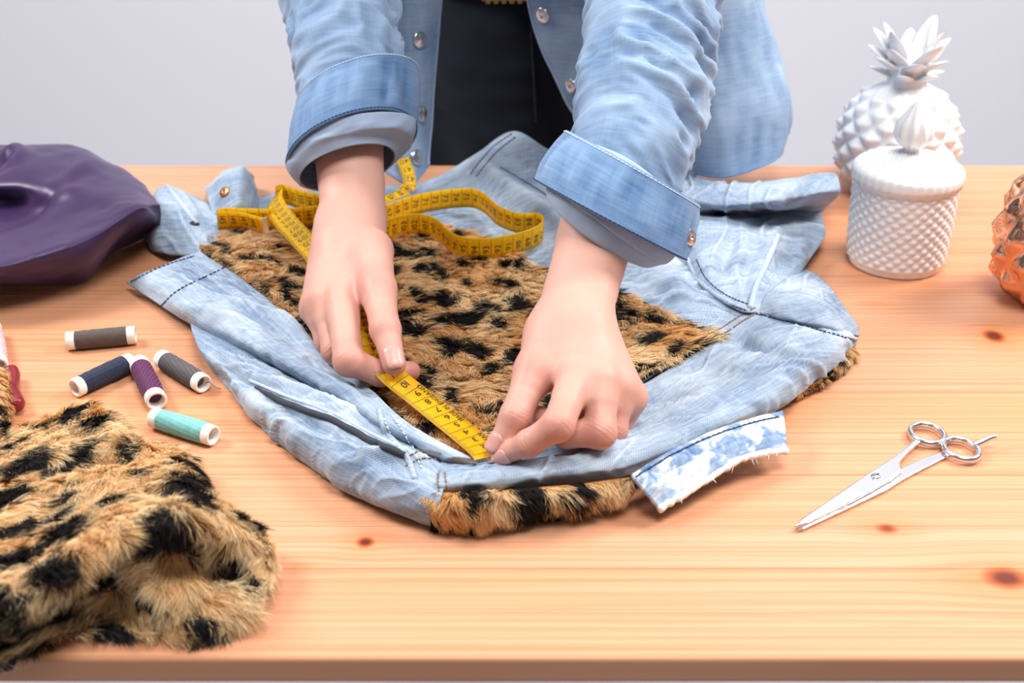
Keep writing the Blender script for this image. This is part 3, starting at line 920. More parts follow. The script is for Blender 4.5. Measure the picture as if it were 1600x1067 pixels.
# left side: the rolled side panel with the waistband at its end
side_rows = [
    [(312, 393, .020), (385, 440, .023), (478, 521, .026), (560, 589, .028), (640, 662, .029), (738, 716, .026)],
    [(290, 400, .024), (368, 452, .028), (462, 528, .031), (546, 591, .033), (628, 662, .033), (726, 714, .028)],
    [(255, 414, .024), (335, 470, .029), (430, 535, .033), (522, 594, .035), (608, 662, .034), (712, 714, .028)],
    [(220, 428, .018), (305, 488, .022), (405, 548, .028), (501, 602, .031), (590, 664, .030), (697, 718, .025)],
    [(197, 442, .007), (290, 502, .010), (396, 556, .015), (494, 610, .018), (583, 670, .018), (688, 724, .018)]]
G_side = cloth_grid(side_rows, 44, 150, ridges=[([(330, 450), (420, 510), (500, 560)], .006, 0.0036), ([(300, 455), (380, 505), (470, 560), (560, 605)], .006, -0.0045),
     ([(420, 500), (500, 570), (570, 610)], .005, 0.0036), ([(560, 600), (640, 660), (700, 705)], .005, 0.0054), ([(480, 590), (560, 625), (590, 650)], .007, -0.0072)], amp=.0012, freq=60, seed=5, wr=[(-38, 90, 10, .0045), (-20, 140, 25, .002)])
side = cloth_obj('side_panel', G_side, M_den, jacket)
# lower layer under it
G_low = cloth_grid([
    [(298, 506, .012), (400, 553, .015), (500, 603, .017), (590, 655, .020), (655, 700, .022), (705, 735, .024)],
    [(302, 522, .018), (402, 578, .023), (497, 628, .028), (585, 680, .029), (645, 722, .028), (698, 750, .027)],
    [(308, 540, .018), (398, 602, .023), (490, 655, .029), (580, 703, .031), (640, 740, .029), (692, 765, .028)],
    [(316, 556, .014), (392, 625, .017), (475, 682, .023), (572, 730, .028), (630, 762, .026), (686, 783, .026)],
    [(324, 569, .007), (388, 640, .008), (458, 700, .011), (555, 760, .014), (620, 792, .014), (678, 806, .015)],
    [(329, 576, .001), (388, 648, .001), (452, 708, .001), (545, 770, .001), (610, 800, .001), (672, 824, .001)]],
    60, 140, ridges=[([(390, 598), (470, 632), (560, 672), (630, 708)], .0045, 0.0057), ([(330, 560), (400, 620), (470, 672), (540, 715)], .005, -0.0076),
     ([(400, 550), (500, 610), (570, 650)], .006, -0.0057), ([(560, 740), (620, 745), (690, 755)], .005, 0.0057), ([(520, 700), (590, 725), (640, 738)], .006, -0.0057)], amp=.0012, freq=55, seed=6, wr=[(-40, 85, 10, .0045), (-15, 130, 25, .002)])
low = cloth_obj('front_panel', G_low, M_den, jacket)
# the shoulder roll towards the collar
G_sh = cloth_grid([
    [(690, 712, .018), (765, 713, .016), (850, 690, .015), (930, 645, .015), (1010, 598, .016), (1080, 555, .018), (1130, 524, .020), (1185, 488, .022), (1262, 503, .022), (1328, 518, .016)],
    [(688, 728, .024), (768, 720, .020), (855, 705, .018), (940, 668, .018), (1025, 622, .018), (1100, 578, .020), (1155, 545, .022), (1215, 512, .025), (1282, 515, .024), (1333, 523, .015)],
    [(686, 742, .030), (770, 728, .029), (862, 712, .028), (955, 690, .026), (1050, 652, .025), (1130, 610, .026), (1190, 575, .027), (1248, 545, .027), (1300, 535, .022), (1337, 528, .012)],
    [(684, 756, .030), (774, 742, .032), (870, 727, .033), (970, 706, .032), (1070, 668, .031), (1155, 630, .030), (1212, 600, .028), (1265, 565, .024), (1312, 545, .016), (1339, 532, .008)],
    [(683, 768, .025), (778, 758, .027), (878, 745, .028), (982, 728, .027), (1085, 683, .027), (1172, 645, .025), (1225, 618, .020), (1280, 580, .015), (1318, 556, .009), (1338, 538, .004)],
    [(682, 776, .015), (780, 768, .016), (882, 757, .017), (990, 742, .017), (1095, 694, .017), (1182, 656, .015), (1228, 632, .010), (1285, 590, .007), (1316, 564, .003), (1334, 545, .001)]],
    60, 170, ridges=[([(1130, 530), (1200, 560), (1290, 540)], .008, -0.0064), ([(1000, 640), (1080, 610), (1150, 590)], .010, -0.0048), ([(1200, 560), (1260, 575), (1320, 545)], .007, 0.0048),
                     ([(880, 720), (960, 705), (1040, 680)], .006, 0.0032), ([(940, 745), (960, 715), (975, 690)], .006, 0.0048)], amp=.0013, freq=50, seed=8, wr=[(15, 75, 14, .0036), (60, 95, 20, .0022)])
shoulder = cloth_obj('shoulder_panel', G_sh, M_den, jacket, fade=None)
# collar strip, bleached, with a frayed edge
G_col = cloth_grid([
    [(986, 744, .024), (1045, 708, .026), (1110, 677, .027), (1170, 657, .026), (1223, 644, .022)],
    [(998, 758, .022), (1056, 722, .025), (1122, 690, .026), (1180, 671, .025), (1226, 662, .021)],
    [(1012, 776, .017), (1072, 742, .020), (1136, 706, .022), (1188, 690, .022), (1228, 684, .018)],
    [(1030, 796, .010), (1090, 760, .014), (1150, 722, .017), (1196, 708, .017), (1230, 706, .014)]],
    36, 90, ridges=[([(1010, 750), (1060, 740), (1100, 740)], .005, .002), ([(1060, 700), (1080, 725), (1090, 750)], .004, -.0015), ([(1000, 760), (1030, 775)], .004, .002)], amp=.0014, freq=80, seed=9, wr=[(-50, 120, 30, .0025)])
G_col[..., 2] += 0.0015
collar = cloth_obj('collar', G_col, M_den_bleach, jacket, th=.0032, fade=np.repeat(np.linspace(-.25, .15, 36)[:, None], 90, 1))
edge = G_col[-1].copy(); edge[:, 2] -= 0.0012
edge += np.stack([0.0005 * fbm(edge, 300, 2, 4), 0.0005 * fbm(edge, 300, 2, 5), 0.0004 * fbm(edge, 260, 2, 6)], -1)
V, F = tube(edge, 0.0023 * (1 + 0.3 * fbm(edge, 400, 2, 7)), 8); mesh_obj('frayed_edge', V, F, M_white_fray, collar)
mb = MB(); r_ = np.random.default_rng(5)
for q in (12, 30, 42, 55, 57, 70, 78):
    a = edge[q]; d = nrm(np.array([0.5, -1, -0.2]) + 0.5 * r_.standard_normal(3))
    mb.add(*tube(np.array([a, a + d * .003, a + d * .006 + r_.standard_normal(3) * .0008]), [.0004, .0003, .0002], 5))
mb.build('loose_thread', M_white_fray, collar)['kind'] = 'stuff'
# fur under the collar
G_fc = cloth_grid([
    [(668, 770, .022), (740, 768, .023), (820, 762, .024), (900, 756, .024), (988, 745, .022)],
    [(668, 782, .022), (740, 780, .023), (820, 773, .023), (900, 766, .022), (990, 752, .020)],
    [(670, 802, .015), (738, 804, .015), (824, 790, .015), (904, 780, .015), (992, 764, .015)],
    [(676, 818, .004), (738, 824, .004), (828, 806, .005), (906, 790, .006), (992, 772, .009)]], 20, 70, amp=.001, seed=12)
fur('fur_pile', G_fc, jacket, 15000, .013, .00046, (0.0, -0.9, -0.7), lift=.45, seed=14, cell=.026, clump=.7, cream=.72, bname='fur_collar', droop=1.0)
G_fr = cloth_grid([
    [(1240, 606, .012), (1285, 580, .012), (1335, 540, .010)],
    [(1246, 614, .008), (1292, 588, .008), (1338, 550, .006)],
    [(1250, 617, .002), (1296, 592, .002), (1335, 558, .001)]], 10, 40, amp=.0006, seed=13)
fur('fur_pile', G_fr, jacket, 3500, .0075, .0004, (0.7, -0.7, -0.3), lift=.3, seed=17, cell=.020, cream=.6, bname='fur_collar', droop=1.0)
# the right sleeve, folded back on itself
G_sl = cloth_grid([
    [(1020, 262, .010), (1100, 290, .012), (1200, 292, .012), (1290, 288, .010)],
    [(1035, 250, .040), (1115, 284, .046), (1205, 284, .056), (1304, 270, .050)],
    [(1060, 300, .048), (1128, 318, .049), (1210, 312, .056), (1313, 292, .048)],
    [(1078, 326, .036), (1146, 330, .035), (1226, 322, .038), (1308, 308, .036)],
    [(1092, 334, .022), (1155, 332, .016), (1232, 330, .012), (1285, 332, .010)],
    [(1090, 340, .034), (1155, 345, .031), (1235, 364, .023), (1290, 367, .014)],
    [(1084, 366, .034), (1150, 374, .034), (1226, 384, .027), (1280, 384, .015)],
    [(1076, 396, .024), (1128, 428, .027), (1198, 418, .027), (1262, 410, .012)],
    [(1072, 410, .018), (1112, 458, .021), (1182, 486, .023), (1248, 430, .008)]],
    110, 90, ridges=[([(1215, 372), (1190, 425), (1172, 478)], .005, 0.0037, 1), ([(1150, 385), (1135, 420), (1125, 450)], .007, -0.0045), ([(1245, 385), (1220, 430), (1200, 470)], .006, -0.0045)], amp=.0016, seed=15, wr=[(75, 80, 14, .004), (10, 80, 16, .003)])
sleeve = cloth_obj('sleeve', G_sl, M_den, jacket)
G_so = cloth_grid([
    [(1184, 487, .022), (1196, 462, .024), (1220, 440, .020), (1252, 416, .004)],
    [(1188, 488, .024), (1220, 470, .030), (1258, 452, .026), (1286, 436, .004)],
    [(1190, 490, .024), (1236, 484, .031), (1284, 478, .028), (1312, 468, .004)],
    [(1190, 492, .022), (1250, 502, .028), (1300, 505, .026), (1338, 506, .003)],
    [(1190, 494, .019), (1258, 512, .022), (1312, 520, .018), (1343, 524, .001)]], 50, 60,
    ridges=[([(1210, 485), (1260, 490), (1310, 497)], .006, .002), ([(1210, 470), (1250, 460), (1280, 450)], .006, -.002)], amp=.0014, seed=16, wr=[(70, 90, 14, .0035)])
cloth_obj('sleeve_head', G_so, M_den, jacket)
# far-left flaps of the front
G_fl = cloth_grid([
    [(232, 320, .004), (250, 292, .020), (290, 300, .018), (330, 318, .014), (372, 330, .012)],
    [(228, 345, .006), (246, 312, .028), (284, 315, .026), (325, 335, .022), (372, 350, .016)],
    [(226, 368, .006), (248, 352, .022), (288, 352, .024), (330, 362, .020), (372, 372, .014)],
    [(236, 392, .002), (256, 396, .008), (296, 398, .012), (330, 392, .014), (372, 388, .012)]], 40, 50,
    ridges=[([(262, 292), (285, 320), (308, 352)], .005, .004, 1)], amp=.0016, seed=18, wr=[(-60, 70, 14, .004)])
flap = cloth_obj('front_flap', G_fl, M_den, jacket)
G_hp = cloth_grid([
    [(322, 300, .004), (350, 285, .006), (376, 280, .006), (396, 288, .004)],
    [(320, 296, .022), (346, 270, .040), (377, 259, .044), (394, 272, .020)],
    [(324, 310, .024), (350, 292, .042), (380, 280, .046), (402, 300, .018)],
    [(330, 330, .020), (352, 322, .032), (380, 318, .034), (404, 326, .014)],
    [(332, 352, .014), (352, 352, .016), (380, 350, .014), (406, 346, .008)]], 50, 50,
    ridges=[([(332, 300), (352, 300), (362, 290)], .006, -.005)], amp=.0018, seed=19, wr=[(60, 70, 14, .004)])
hump = cloth_obj('front_hem', G_hp, M_den, jacket)

bv_all = bvh_of(panel, side, low, shoulder, collar, sleeve, flap, hump)
bv_sl = bvh_of(*[o for o in jacket.children if o.name.startswith('sleeve')])
# seams
stitches('stitching', [[(205, 440), (250, 418), (305, 400)], [(252, 478), (282, 452), (352, 418)]], M_st_blue, side, bvh_of(side), width=.0011)
stitches('stitching', [[(990, 748), (1048, 712), (1112, 682), (1172, 662), (1224, 650)]], M_st_blue, collar, bvh_of(collar), width=.0010, dash=.004, gap=.0004)
stitches('stitching', [[(1076, 405), (1092, 440), (1128, 470), (1172, 488), (1250, 508), (1336, 532)], [(1088, 405), (1104, 436), (1136, 462), (1180, 480)]], M_st_blue, sleeve, bv_all, width=.0010)
stitches('stitching', [[(1118, 520), (1150, 498), (1182, 480)], [(1128, 524), (1160, 503), (1188, 486)]], M_st_tan, shoulder, bv_all, width=.0011)
stitches('stitching', [[(600, 655), (618, 690), (632, 712), (645, 745)], [(612, 650), (640, 690), (660, 735)]], M_st_light, low, bv_all, width=.0010)
stitches('stitching', [[(632, 716), (660, 704), (690, 708)], [(634, 728), (662, 716), (692, 722)], [(683, 740), (686, 770)], [(695, 738), (699, 768)]], M_st_tan, low, bv_all, width=.0010)
stitches('stitching', [[(735, 272), (768, 232), (800, 209)], [(744, 276), (776, 238), (806, 214)], [(782, 262), (830, 290), (885, 326)]], M_st_blue, panel, bvh_of(panel), width=.0012)
seam_tube('shoulder_seam', [(1074, 404), (1092, 438), (1128, 467), (1172, 486), (1250, 506), (1338, 530)], .0017, M_den, shoulder, bv_all)
seam_tube('sleeve_seam', [(1216, 368), (1198, 410), (1180, 450), (1172, 482)], .0026, M_shirt_in, sleeve, bv_all)
seam_tube('hem_seam', [(262, 291), (285, 320), (308, 350)], .0022, M_den, flap, bv_all)
seam_tube('side_seam', [(592, 640), (600, 668), (625, 700), (640, 722), (648, 748)], .0019, M_den, low, bv_all)
# dark pocket welt
L = cr1(np.array([(398, 606), (450, 632), (520, 658), (580, 690), (632, 712)], float), 50)
q = np.array([drop(bv_all, *a)[0] for a in L]); q[:, 2] += .0006
q = q + .0004 * np.stack([fbm(q, 200, 2, 3), fbm(q, 200, 2, 4), fbm(q, 200, 2, 5)], -1)
V, F = tube(q, np.interp(np.linspace(0, 1, 50), [0, .15, .85, 1], [.0008, .0022, .0026, .0024]), 8); mesh_obj('pocket_welt', V, F, simple('charcoal_trim', srgb(58, 60, 68), 0.9, bump=.3, bscale=900), low)
L2 = [(390, 594), (450, 620), (520, 646), (580, 678), (636, 704)]
seam_tube('pocket_piping', L2, .0013, M_shirt_in, low, bv_all)
# snaps and buttons of the jacket
def snap(px, py, r, mat, parent, bvh, name='snap_button', hole=True, lift=0.0):
    p, n = drop(bvh, px, py); n = nrm(n); p = p + n * lift
    prof = [(r*.98, -.0012), (r, .0003), (r*.86, .0012), (r*.62, .0009), (r*.5, .0013), (r*.28, .0014), (r*.2, .0006 if hole else .0016), (0.0001, .0004 if hole else .0017)]
    V, F = lathe(prof, 24, cap=False)
    R = np.array(Vector(n).to_track_quat('Z', 'Y').to_matrix())
    return mesh_obj(name, V @ R.T + p, F, mat, parent)
snap(351, 300, .0055, M_copper_b, hump, bv_all)
snap(304, 350, .0045, simple('dark_button', srgb(60, 44, 38), .4, .6), flap, bv_all)

# ================================================================== the person's clothes and hidden body
G_FOLD_TONE = {}
def ring_tube(path, rx, ry, k, folds=None, seed=0, n=60, up=(0, -0.5, 1), shear=0.0, shear2=0.0):
    """sleeve-like tube: control path + radii, wrinkled; returns grid (n, k, 3) wrapping in k"""
    A = cr1(np.c_[np.asarray(path), np.asarray(rx), np.asarray(ry)], n)
    c = A[:, :3]; t, s, nn = frames(c, up)
    a = np.arange(k) / k * 2 * np.pi
    G = c[:, None] + A[:, 3][:, None, None] * np.cos(a)[None, :, None] * s[:, None] + A[:, 4][:, None, None] * np.sin(a)[None, :, None] * nn[:, None]
    G = G + (shear * A[:, 3][:, None] * np.cos(a)[None])[..., None] * t[:, None]
    G = G + (shear2 * A[:, 4][:, None] * np.sin(a)[None])[..., None] * t[:, None]
    rad = G - c[:, None]; rad /= np.linalg.norm(rad, axis=-1, keepdims=True)
    L = np.r_[0, np.cumsum(np.linalg.norm(np.diff(c, axis=0), axis=1))]
    if folds:
        amp, fl, fa = folds
        ca, sa = np.cos(a)[None], np.sin(a)[None]
        q = np.stack([np.broadcast_to(L[:, None] * fl + 0.55 * np.sin(a * 1 + seed)[None] + 0.4 * np.sin(2 * a + seed)[None], G.shape[:2]),
                      np.broadcast_to(ca * fa, G.shape[:2]), np.broadcast_to(sa * fa, G.shape[:2])], -1)
        r1 = 1 - 2.2 * np.abs(vnoise(q, 1.0, seed)); r2 = 1 - 2.2 * np.abs(vnoise(q, 2.1, seed + 3))
        d = amp * (np.clip(r1, -0.8, 1) + 0.5 * np.clip(r2, -0.8, 1) - 0.3)
        d = d * np.clip(0.75 + 0.7 * vnoise(q, 0.45, seed + 8), 0.1, 1.6)
        tap = np.clip(np.minimum(L, L[-1] - L) / 0.012, 0, 1)[:, None]
        G = G + rad * (d * tap)[..., None]
    uv = np.stack([np.broadcast_to((a * np.mean(rx))[None], G.shape[:2]), np.broadcast_to(L[:, None], G.shape[:2])], -1)
    G_FOLD_TONE['last'] = np.clip(d * tap / (folds[0] * 1.2), -1, 1) * .24 if folds else np.zeros(G.shape[:2])  # wash fade plus painted fold shade: crests paler, hollows darker in the colour
    return G, uv
def ring_obj(name, G, uv, mat, parent, th=0.001, fade=None, off=0.0):
    n, k = G.shape[:2]
    G2 = np.concatenate([G, G[:, :1]], 1); uv2 = np.concatenate([uv, uv[:, -1:] + np.array([0.002, 0])], 1)
    fd = np.zeros((n, k + 1)) if fade is None else np.concatenate([fade, fade[:, :1]], 1)
    F = grid_faces(n, k + 1)[:, ::-1]
    o = mesh_obj(name, G2.reshape(-1, 3), F, mat, parent, uv=uv2.reshape(-1, 2), cols={'fade': fd.reshape(-1)})
    if th: solid_mod(o, th, off)
    return o
shirt_parts = []
SH_R = np.array([-0.185, 1.16, T + 0.50]); SH_L = np.array([0.20, 1.13, T + 0.50])
def sleeve_set(path, rx, ry, cuff, roll, seed, upv, foldamp, shear=0.0, shear2=0.0):
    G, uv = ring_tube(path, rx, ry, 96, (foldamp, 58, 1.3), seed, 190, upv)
    sl = ring_obj('sleeve', G, uv, M_shirt, person, fade=G_FOLD_TONE['last'])
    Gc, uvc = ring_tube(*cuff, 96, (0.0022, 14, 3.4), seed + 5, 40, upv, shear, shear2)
    cf = ring_obj('cuff', Gc, uvc, M_shirt_cuff, person, th=.002, fade=G_FOLD_TONE['last'] * 1.6)
    Gr, uvr = ring_tube(*roll, 96, (0.0021, 34, 2.2), seed + 9, 36, upv, shear)
    rl = ring_obj('cuff_lining', Gr, uvr, M_shirt_in, person, th=.0016)
    # stitched edges of the cuff
    for row, nm in ((1, 'cuff_stitching'), (-2, 'cuff_stitching')):
        ringp = Gc[row]; cen = ringp.mean(0)
        out = ringp + (ringp - cen) / np.linalg.norm(ringp - cen, axis=1, keepdims=True) * .0013
        mb = MB(); out = np.concatenate([out, out[:1]]); full = resample(out, 420)
        for i in range(0, 417, 4): mb.add(*tube(full[i:i+4], .00045, 5))
        o = mb.build(nm, M_st_light if row == -2 else M_st_blue, cf); o['kind'] = 'stuff'
    return sl, cf, rl
slA, cfA, rlA = sleeve_set(
    [P(549, 200, .132), P(548, 150, .152), P(541, 80, .180), P(533, 0, .210), P(528, -70, .240), np.array([-0.165, 1.19, T + .36]), SH_R],
    [.040, .041, .0435, .049, .053, .056, .060], [.036, .037, .040, .045, .048, .052, .058],
    ([P(550, 232, .120), P(555, 185, .138), P(560, 138, .157)], [.0500, .0505, .0480], [.048, .048, .044]),
    ([P(543, 262, .107), P(546, 242, .115), P(552, 212, .128)], [.0365, .0465, .0480], [.035, .044, .045]), 2, (0, -0.6, 1), .0054, .42)
slB, cfB, rlB = sleeve_set(
    [P(964, 300, .132), P(979, 250, .150), P(997, 170, .176), P(1010, 85, .205), P(1022, 0, .236), P(1030, -70, .262), np.array([0.17, 1.03, T + .38]), SH_L],
    [.0395, .0415, .0455, .0485, .0515, .054, .056, .060], [.040, .042, .045, .046, .047, .048, .052, .058],
    ([P(953, 344, .119), P(968, 307, .132), P(988, 262, .148)], [.060, .059, .054], [.050, .050, .047]),
    ([P(938, 361, .111), P(945, 348, .117), P(954, 333, .123), P(972, 302, .133)], [.0435, .0495, .0530, .0520], [.0385, .0430, .0455, .0440]), 7, (0.25, -0.6, 1), .0064, -.10, -.42)
bv_cuffB = bvh_of(cfB)
snap(1076, 371, .0062, M_steel, cfB, bv_cuffB, lift=.0014)

# shirt front, hanging open
def qgrid(rows, n, m, **kw):
    return cloth_grid([[Q(*q) if isinstance(q, tuple) else np.array([q[0], q[1], T + q[2]]) for q in r] for r in rows], n, m, world=True, **kw)
G_R = qgrid([
    [[.03, 1.180, .44], [.07, 1.165, .45], [.12, 1.165, .45], [.165, 1.195, .44], [.195, 1.27, .42], [.20, 1.37, .38]],
    [(808, -160, 1.205), (880, -160, 1.165), (980, -160, 1.145), (1080, -160, 1.165), (1150, -160, 1.225), (1175, -160, 1.315)],
    [(822, 0, 1.240), (905, 0, 1.205), (1000, 0, 1.175), (1100, 0, 1.165), (1180, 0, 1.215), (1192, 0, 1.305)],
    [(846, 80, 1.240), (925, 90, 1.205), (1020, 100, 1.165), (1120, 100, 1.145), (1206, 80, 1.205), (1216, 80, 1.295)],
    [(880, 150, 1.235), (945, 170, 1.195), (1040, 190, 1.155), (1130, 190, 1.125), (1224, 150, 1.185), (1232, 130, 1.275)],
    [(905, 186, 1.225), (965, 215, 1.195), (1050, 240, 1.155), (1130, 248, 1.125), (1226, 210, 1.175), (1240, 180, 1.265)],
    [(925, 205, 1.225), (978, 232, 1.195), (1054, 262, 1.155), (1132, 275, 1.125), (1206, 250, 1.155), (1236, 205, 1.235)]], 70, 90,
    ridges=(), amp=.005, freq=14, seed=31, aniso=(1.3, 1, .45))
shR = cloth_obj('shirt_front', G_R, M_shirt, person, th=.0012)
G_L = qgrid([
    [[-.135, 1.20, .44], [-.09, 1.175, .45], [-.045, 1.17, .45], [.0, 1.175, .44]],
    [(540, -160, 1.175), (610, -160, 1.175), (660, -160, 1.195), (700, -160, 1.215)],
    [(560, 0, 1.195), (610, 0, 1.195), (655, 0, 1.205), (689, 0, 1.230)],
    [(572, 100, 1.185), (615, 110, 1.185), (655, 110, 1.195), (681, 100, 1.225)],
    [(575, 190, 1.175), (612, 195, 1.165), (648, 195, 1.175), (671, 190, 1.210)],
    [(578, 240, 1.165), (610, 252, 1.150), (646, 258, 1.155), (668, 240, 1.190)],
    [(585, 256, 1.160), (612, 274, 1.143), (642, 288, 1.145), (669, 258, 1.180)]], 70, 50, amp=.0035, freq=16, seed=33, aniso=(1.3, 1, .4))
shL = cloth_obj('shirt_front', G_L, M_shirt, person, th=.0012)
bvR, bvL = bvh_of(shR), bvh_of(shL)
for px, py in ((849, 23), (893, 133)): snap(px, py, .0078, M_steel, shR, bvR, lift=.0014)
for px, py in ((655, 62), (658, 178), (650, 246)): snap(px, py, .0078, M_steel, shL, bvL, hole=False, lift=.0014)
for Gg, par, nm in ((G_R, shR, 0), (G_L, shL, -1)):
    ed = Gg[:, nm]; V, F = tube(ed, .0011, 6); mesh_obj('placket_edge', V, F, M_shirt_in, par, uv=V[:, :2], cols={'fade': np.zeros(len(V))})
    hm = Gg[-1]; V, F = tube(hm, .0012, 6); mesh_obj('hem_edge', V, F, M_shirt_cuff, par, uv=V[:, :2], cols={'fade': np.zeros(len(V))})

# dark jeans (hips against the table), belt, shoes
S = SDF((-0.26, 1.27, 0.0), (0.30, 1.72, T + 0.30), 0.006)
hx = 0.02
S.ell((hx, 1.45, T + .10), (.175, .125, .17), .03)
S.cap((hx, 1.43, T + .20), (hx, 1.44, T + .02), .13, .14, .03)
S.cap((hx - .02, 1.335 + .105, T + .06), (hx - .02, 1.44, T - .02), .12, .12, .03)
for sx in (-1, 1):
    S.cap((hx + sx * .085, 1.44, T + .0), (hx + sx * .10, 1.46, T - .30), .095, .065, .03)
    S.cap((hx + sx * .10, 1.46, T - .30), (hx + sx * .11, 1.50, .10), .064, .050, .02)
    S.cap((hx + sx * .11, 1.50, .10), (hx + sx * .11, 1.50, .06), .050, .052, .02)
V, Fq = S.mesh(); V = smooth_mesh(V, Fq, 4)
V = V + 0.003 * np.stack([vnoise(V, 22, 1), vnoise(V, 22, 2), np.zeros(len(V))], -1) + 0.002 * np.stack([vnoise(V * np.array([.4, .4, 1]), 70, 3)] * 3, -1)
jeans = mesh_obj('jeans', V, Fq, M_den_dark, person, uv=np.c_[V[:, 0], V[:, 2]], cols={'fade': np.zeros(len(V))})
bvj = bvh_of(jeans)
for ln in ([(830, 40), (834, 110), (838, 190)],):
    q = np.array([drop(bvj, *a)[0] for a in cr1(np.array(ln, float), 30)]); q[:, 1] -= .0006
    V, F = tube(q, .0013, 6); mesh_obj('fly_seam', V, F, M_den_dark, jeans, uv=V[:, :2] * 0, cols={'fade': np.full(len(V), .5)})
a = np.linspace(0, 2*np.pi, 80, endpoint=False)
zc = T + .188
bp = []
for (dr, dz) in ((0, -.018), (.003, -.018), (.003, .018), (0, .018)):
    bp.append(np.stack([hx + (.137 + dr) * np.cos(a) * 1.02, 1.432 + (.134 + dr) * np.sin(a), np.full(80, zc + dz)], -1))
Gb = np.array(bp)
belt = mesh_obj('belt', Gb.reshape(-1, 3), grid_faces(4, 80, True, True), simple('black_leather', (.012, .012, .013), .4, bump=.2), person)
mb = MB(); bx = Q(790, 0, 1.29)[0]; M_gold = simple('brass', srgb(176, 150, 100), .28, 1.0)
yb = 1.432 - .137
for i in range(5):
    V, F = box(bx - .020 + i * .008, bx - .015 + i * .008, yb - .006, yb, zc - .021, zc + .021); mb.add(V, F)
V, F = box(bx - .024, bx + .024, yb - .003, yb + .001, zc - .019, zc + .019); mb.add(V, F)
bevel_mod(mb.build('buckle', M_gold, belt, smooth=False), .0008)
for sx in (-1, 1):
    S = SDF((hx + sx*.11 - .07, 1.28, -.005), (hx + sx*.11 + .07, 1.60, .13), .005)
    S.cap((hx + sx*.11, 1.53, .045), (hx + sx*.115, 1.37, .032), .043, .033, .01, flat=(0, 0, 1), fl=.9)
    S.cap((hx + sx*.11, 1.51, .05), (hx + sx*.11, 1.50, .09), .045, .042, .01)
    V, Fq = S.mesh(); V = smooth_mesh(V, Fq, 3); V[:, 2] = np.maximum(V[:, 2], 0.001)
    mesh_obj('shoe', V, Fq, simple('white_leather', (.75, .75, .75), .5), person)
# torso of the shirt and upper body above the frame
S = SDF((-0.32, 0.95, T + .12), (0.34, 1.66, T + .62), .007)
S.cap((hx, 1.47, T + .22), (hx + .01, 1.33, T + .40), .14, .15, .05)
S.cap((SH_R + SH_L) / 2 + np.array([-.09, .02, -.02]), (SH_R + SH_L) / 2 + np.array([.09, .02, -.02]), .10, .10, .06)
S.cap(SH_R, SH_L, .065, .065, .05)
V, Fq = S.mesh(); V = smooth_mesh(V, Fq, 4)
V = V + 0.003 * np.stack([vnoise(V, 18, 5), vnoise(V, 18, 6), vnoise(V, 18, 7)], -1)
mesh_obj('shirt_back', V, Fq, M_shirt, person, uv=np.c_[V[:, 0], V[:, 2]], cols={'fade': np.zeros(len(V))})
NK = (SH_R + SH_L) / 2 + np.array([0, -.03, .06]); HD = NK + np.array([0.0, -.09, .14])
S = SDF(NK - .16, HD + .17, .004)
S.cap(NK - np.array([0, -.02, .05]), HD - np.array([0, -.02, .05]), .056, .052, .02)
S.ell(HD, (.072, .092, .108), .02)
fw = nrm((0, -.75, -.66)); ch = HD + fw * .055 + np.array([0, .0, -.05])
S.ell(ch, (.048, .045, .045), .03)
S.cap(HD + fw * .088 + np.array([0, 0, .012]), HD + fw * .108 + np.array([0, -.004, -.02]), .007, .012, .01)
for sx in (-1, 1):
    S.sub(HD + fw * .098 + np.array([sx*.03, -.0, .014]), HD + fw * .098 + np.array([sx*.034, 0, .014]), .012, .012, .008)
    S.ell(HD + fw * .078 + np.array([sx*.031, 0, .012]), (.012, .012, .011), .003)
    S.ell(HD + np.array([sx*.074, .01, -.005]), (.008, .018, .030), .006)
S.ell(HD + fw * .096 + np.array([0, .004, -.052]), (.022, .010, .007), .006)
V, Fq = S.mesh(); V = smooth_mesh(V, Fq, 2)
HEADM = (V, Fq)
# trunk and upper arms under the clothes join both forearms and the neck into one figure
elA, elB = P(528, -60, .236), P(1029, -60, .260)
S = SDF((-.30, .85, T + .05), (.32, 1.62, T + .72), .006)
S.cap((hx, 1.46, T + .16), (hx + .01, 1.33, T + .40), .115, .125, .04)
S.cap(SH_R + np.array([.03, 0, -.01]), SH_L - np.array([.03, 0, .01]), .052, .052, .04)
S.cap(NK - np.array([0, -.03, .08]), NK + np.array([0, -.02, .03]), .060, .050, .03)
for sh_, el_, hd in ((SH_R, elA, hA), (SH_L, elB, hB)):
    md_ = np.array([-0.165, 1.19, T + .36]) if sh_ is SH_R else np.array([0.17, 1.03, T + .38])
    S.cap(sh_, md_, .042, .036, .02); S.cap(md_, el_, .036, .031, .01)
    S.cap(el_, hd['arm'][0][0], .031, hd['arm'][0][1] * .93, .01)
TRUNK = S.mesh(); TRUNK = (smooth_mesh(TRUNK[0], TRUNK[1], 2), TRUNK[1])
def _plain(V, F, nm):
    o = mesh_obj(nm, V, F, M_skin); return o
bpy.data.objects.remove(body, do_unlink=True)
pieces = []
for i in (0, 2):
    pieces.append(mesh_obj('arm', SKIN[0][i], SKIN[1][i] - SKIN[1][i].min(), M_skin, cols={'red': SKIN[2][i], 'crease': SKIN[3][i]}))
pieces.append(mesh_obj('head', *HEADM, M_skin, cols={'red': np.full(len(HEADM[0]), .1), 'crease': np.zeros(len(HEADM[0]))}))
trunk = mesh_obj('trunk', *TRUNK, M_skin, cols={'red': np.zeros(len(TRUNK[0])), 'crease': np.zeros(len(TRUNK[0]))})
for q in pieces:
    m_ = trunk.modifiers.new('join', 'BOOLEAN'); m_.operation = 'UNION'; m_.object = q; m_.solver = 'EXACT'
dg = bpy.context.evaluated_depsgraph_get()
me = bpy.data.meshes.new_from_object(trunk.evaluated_get(dg))
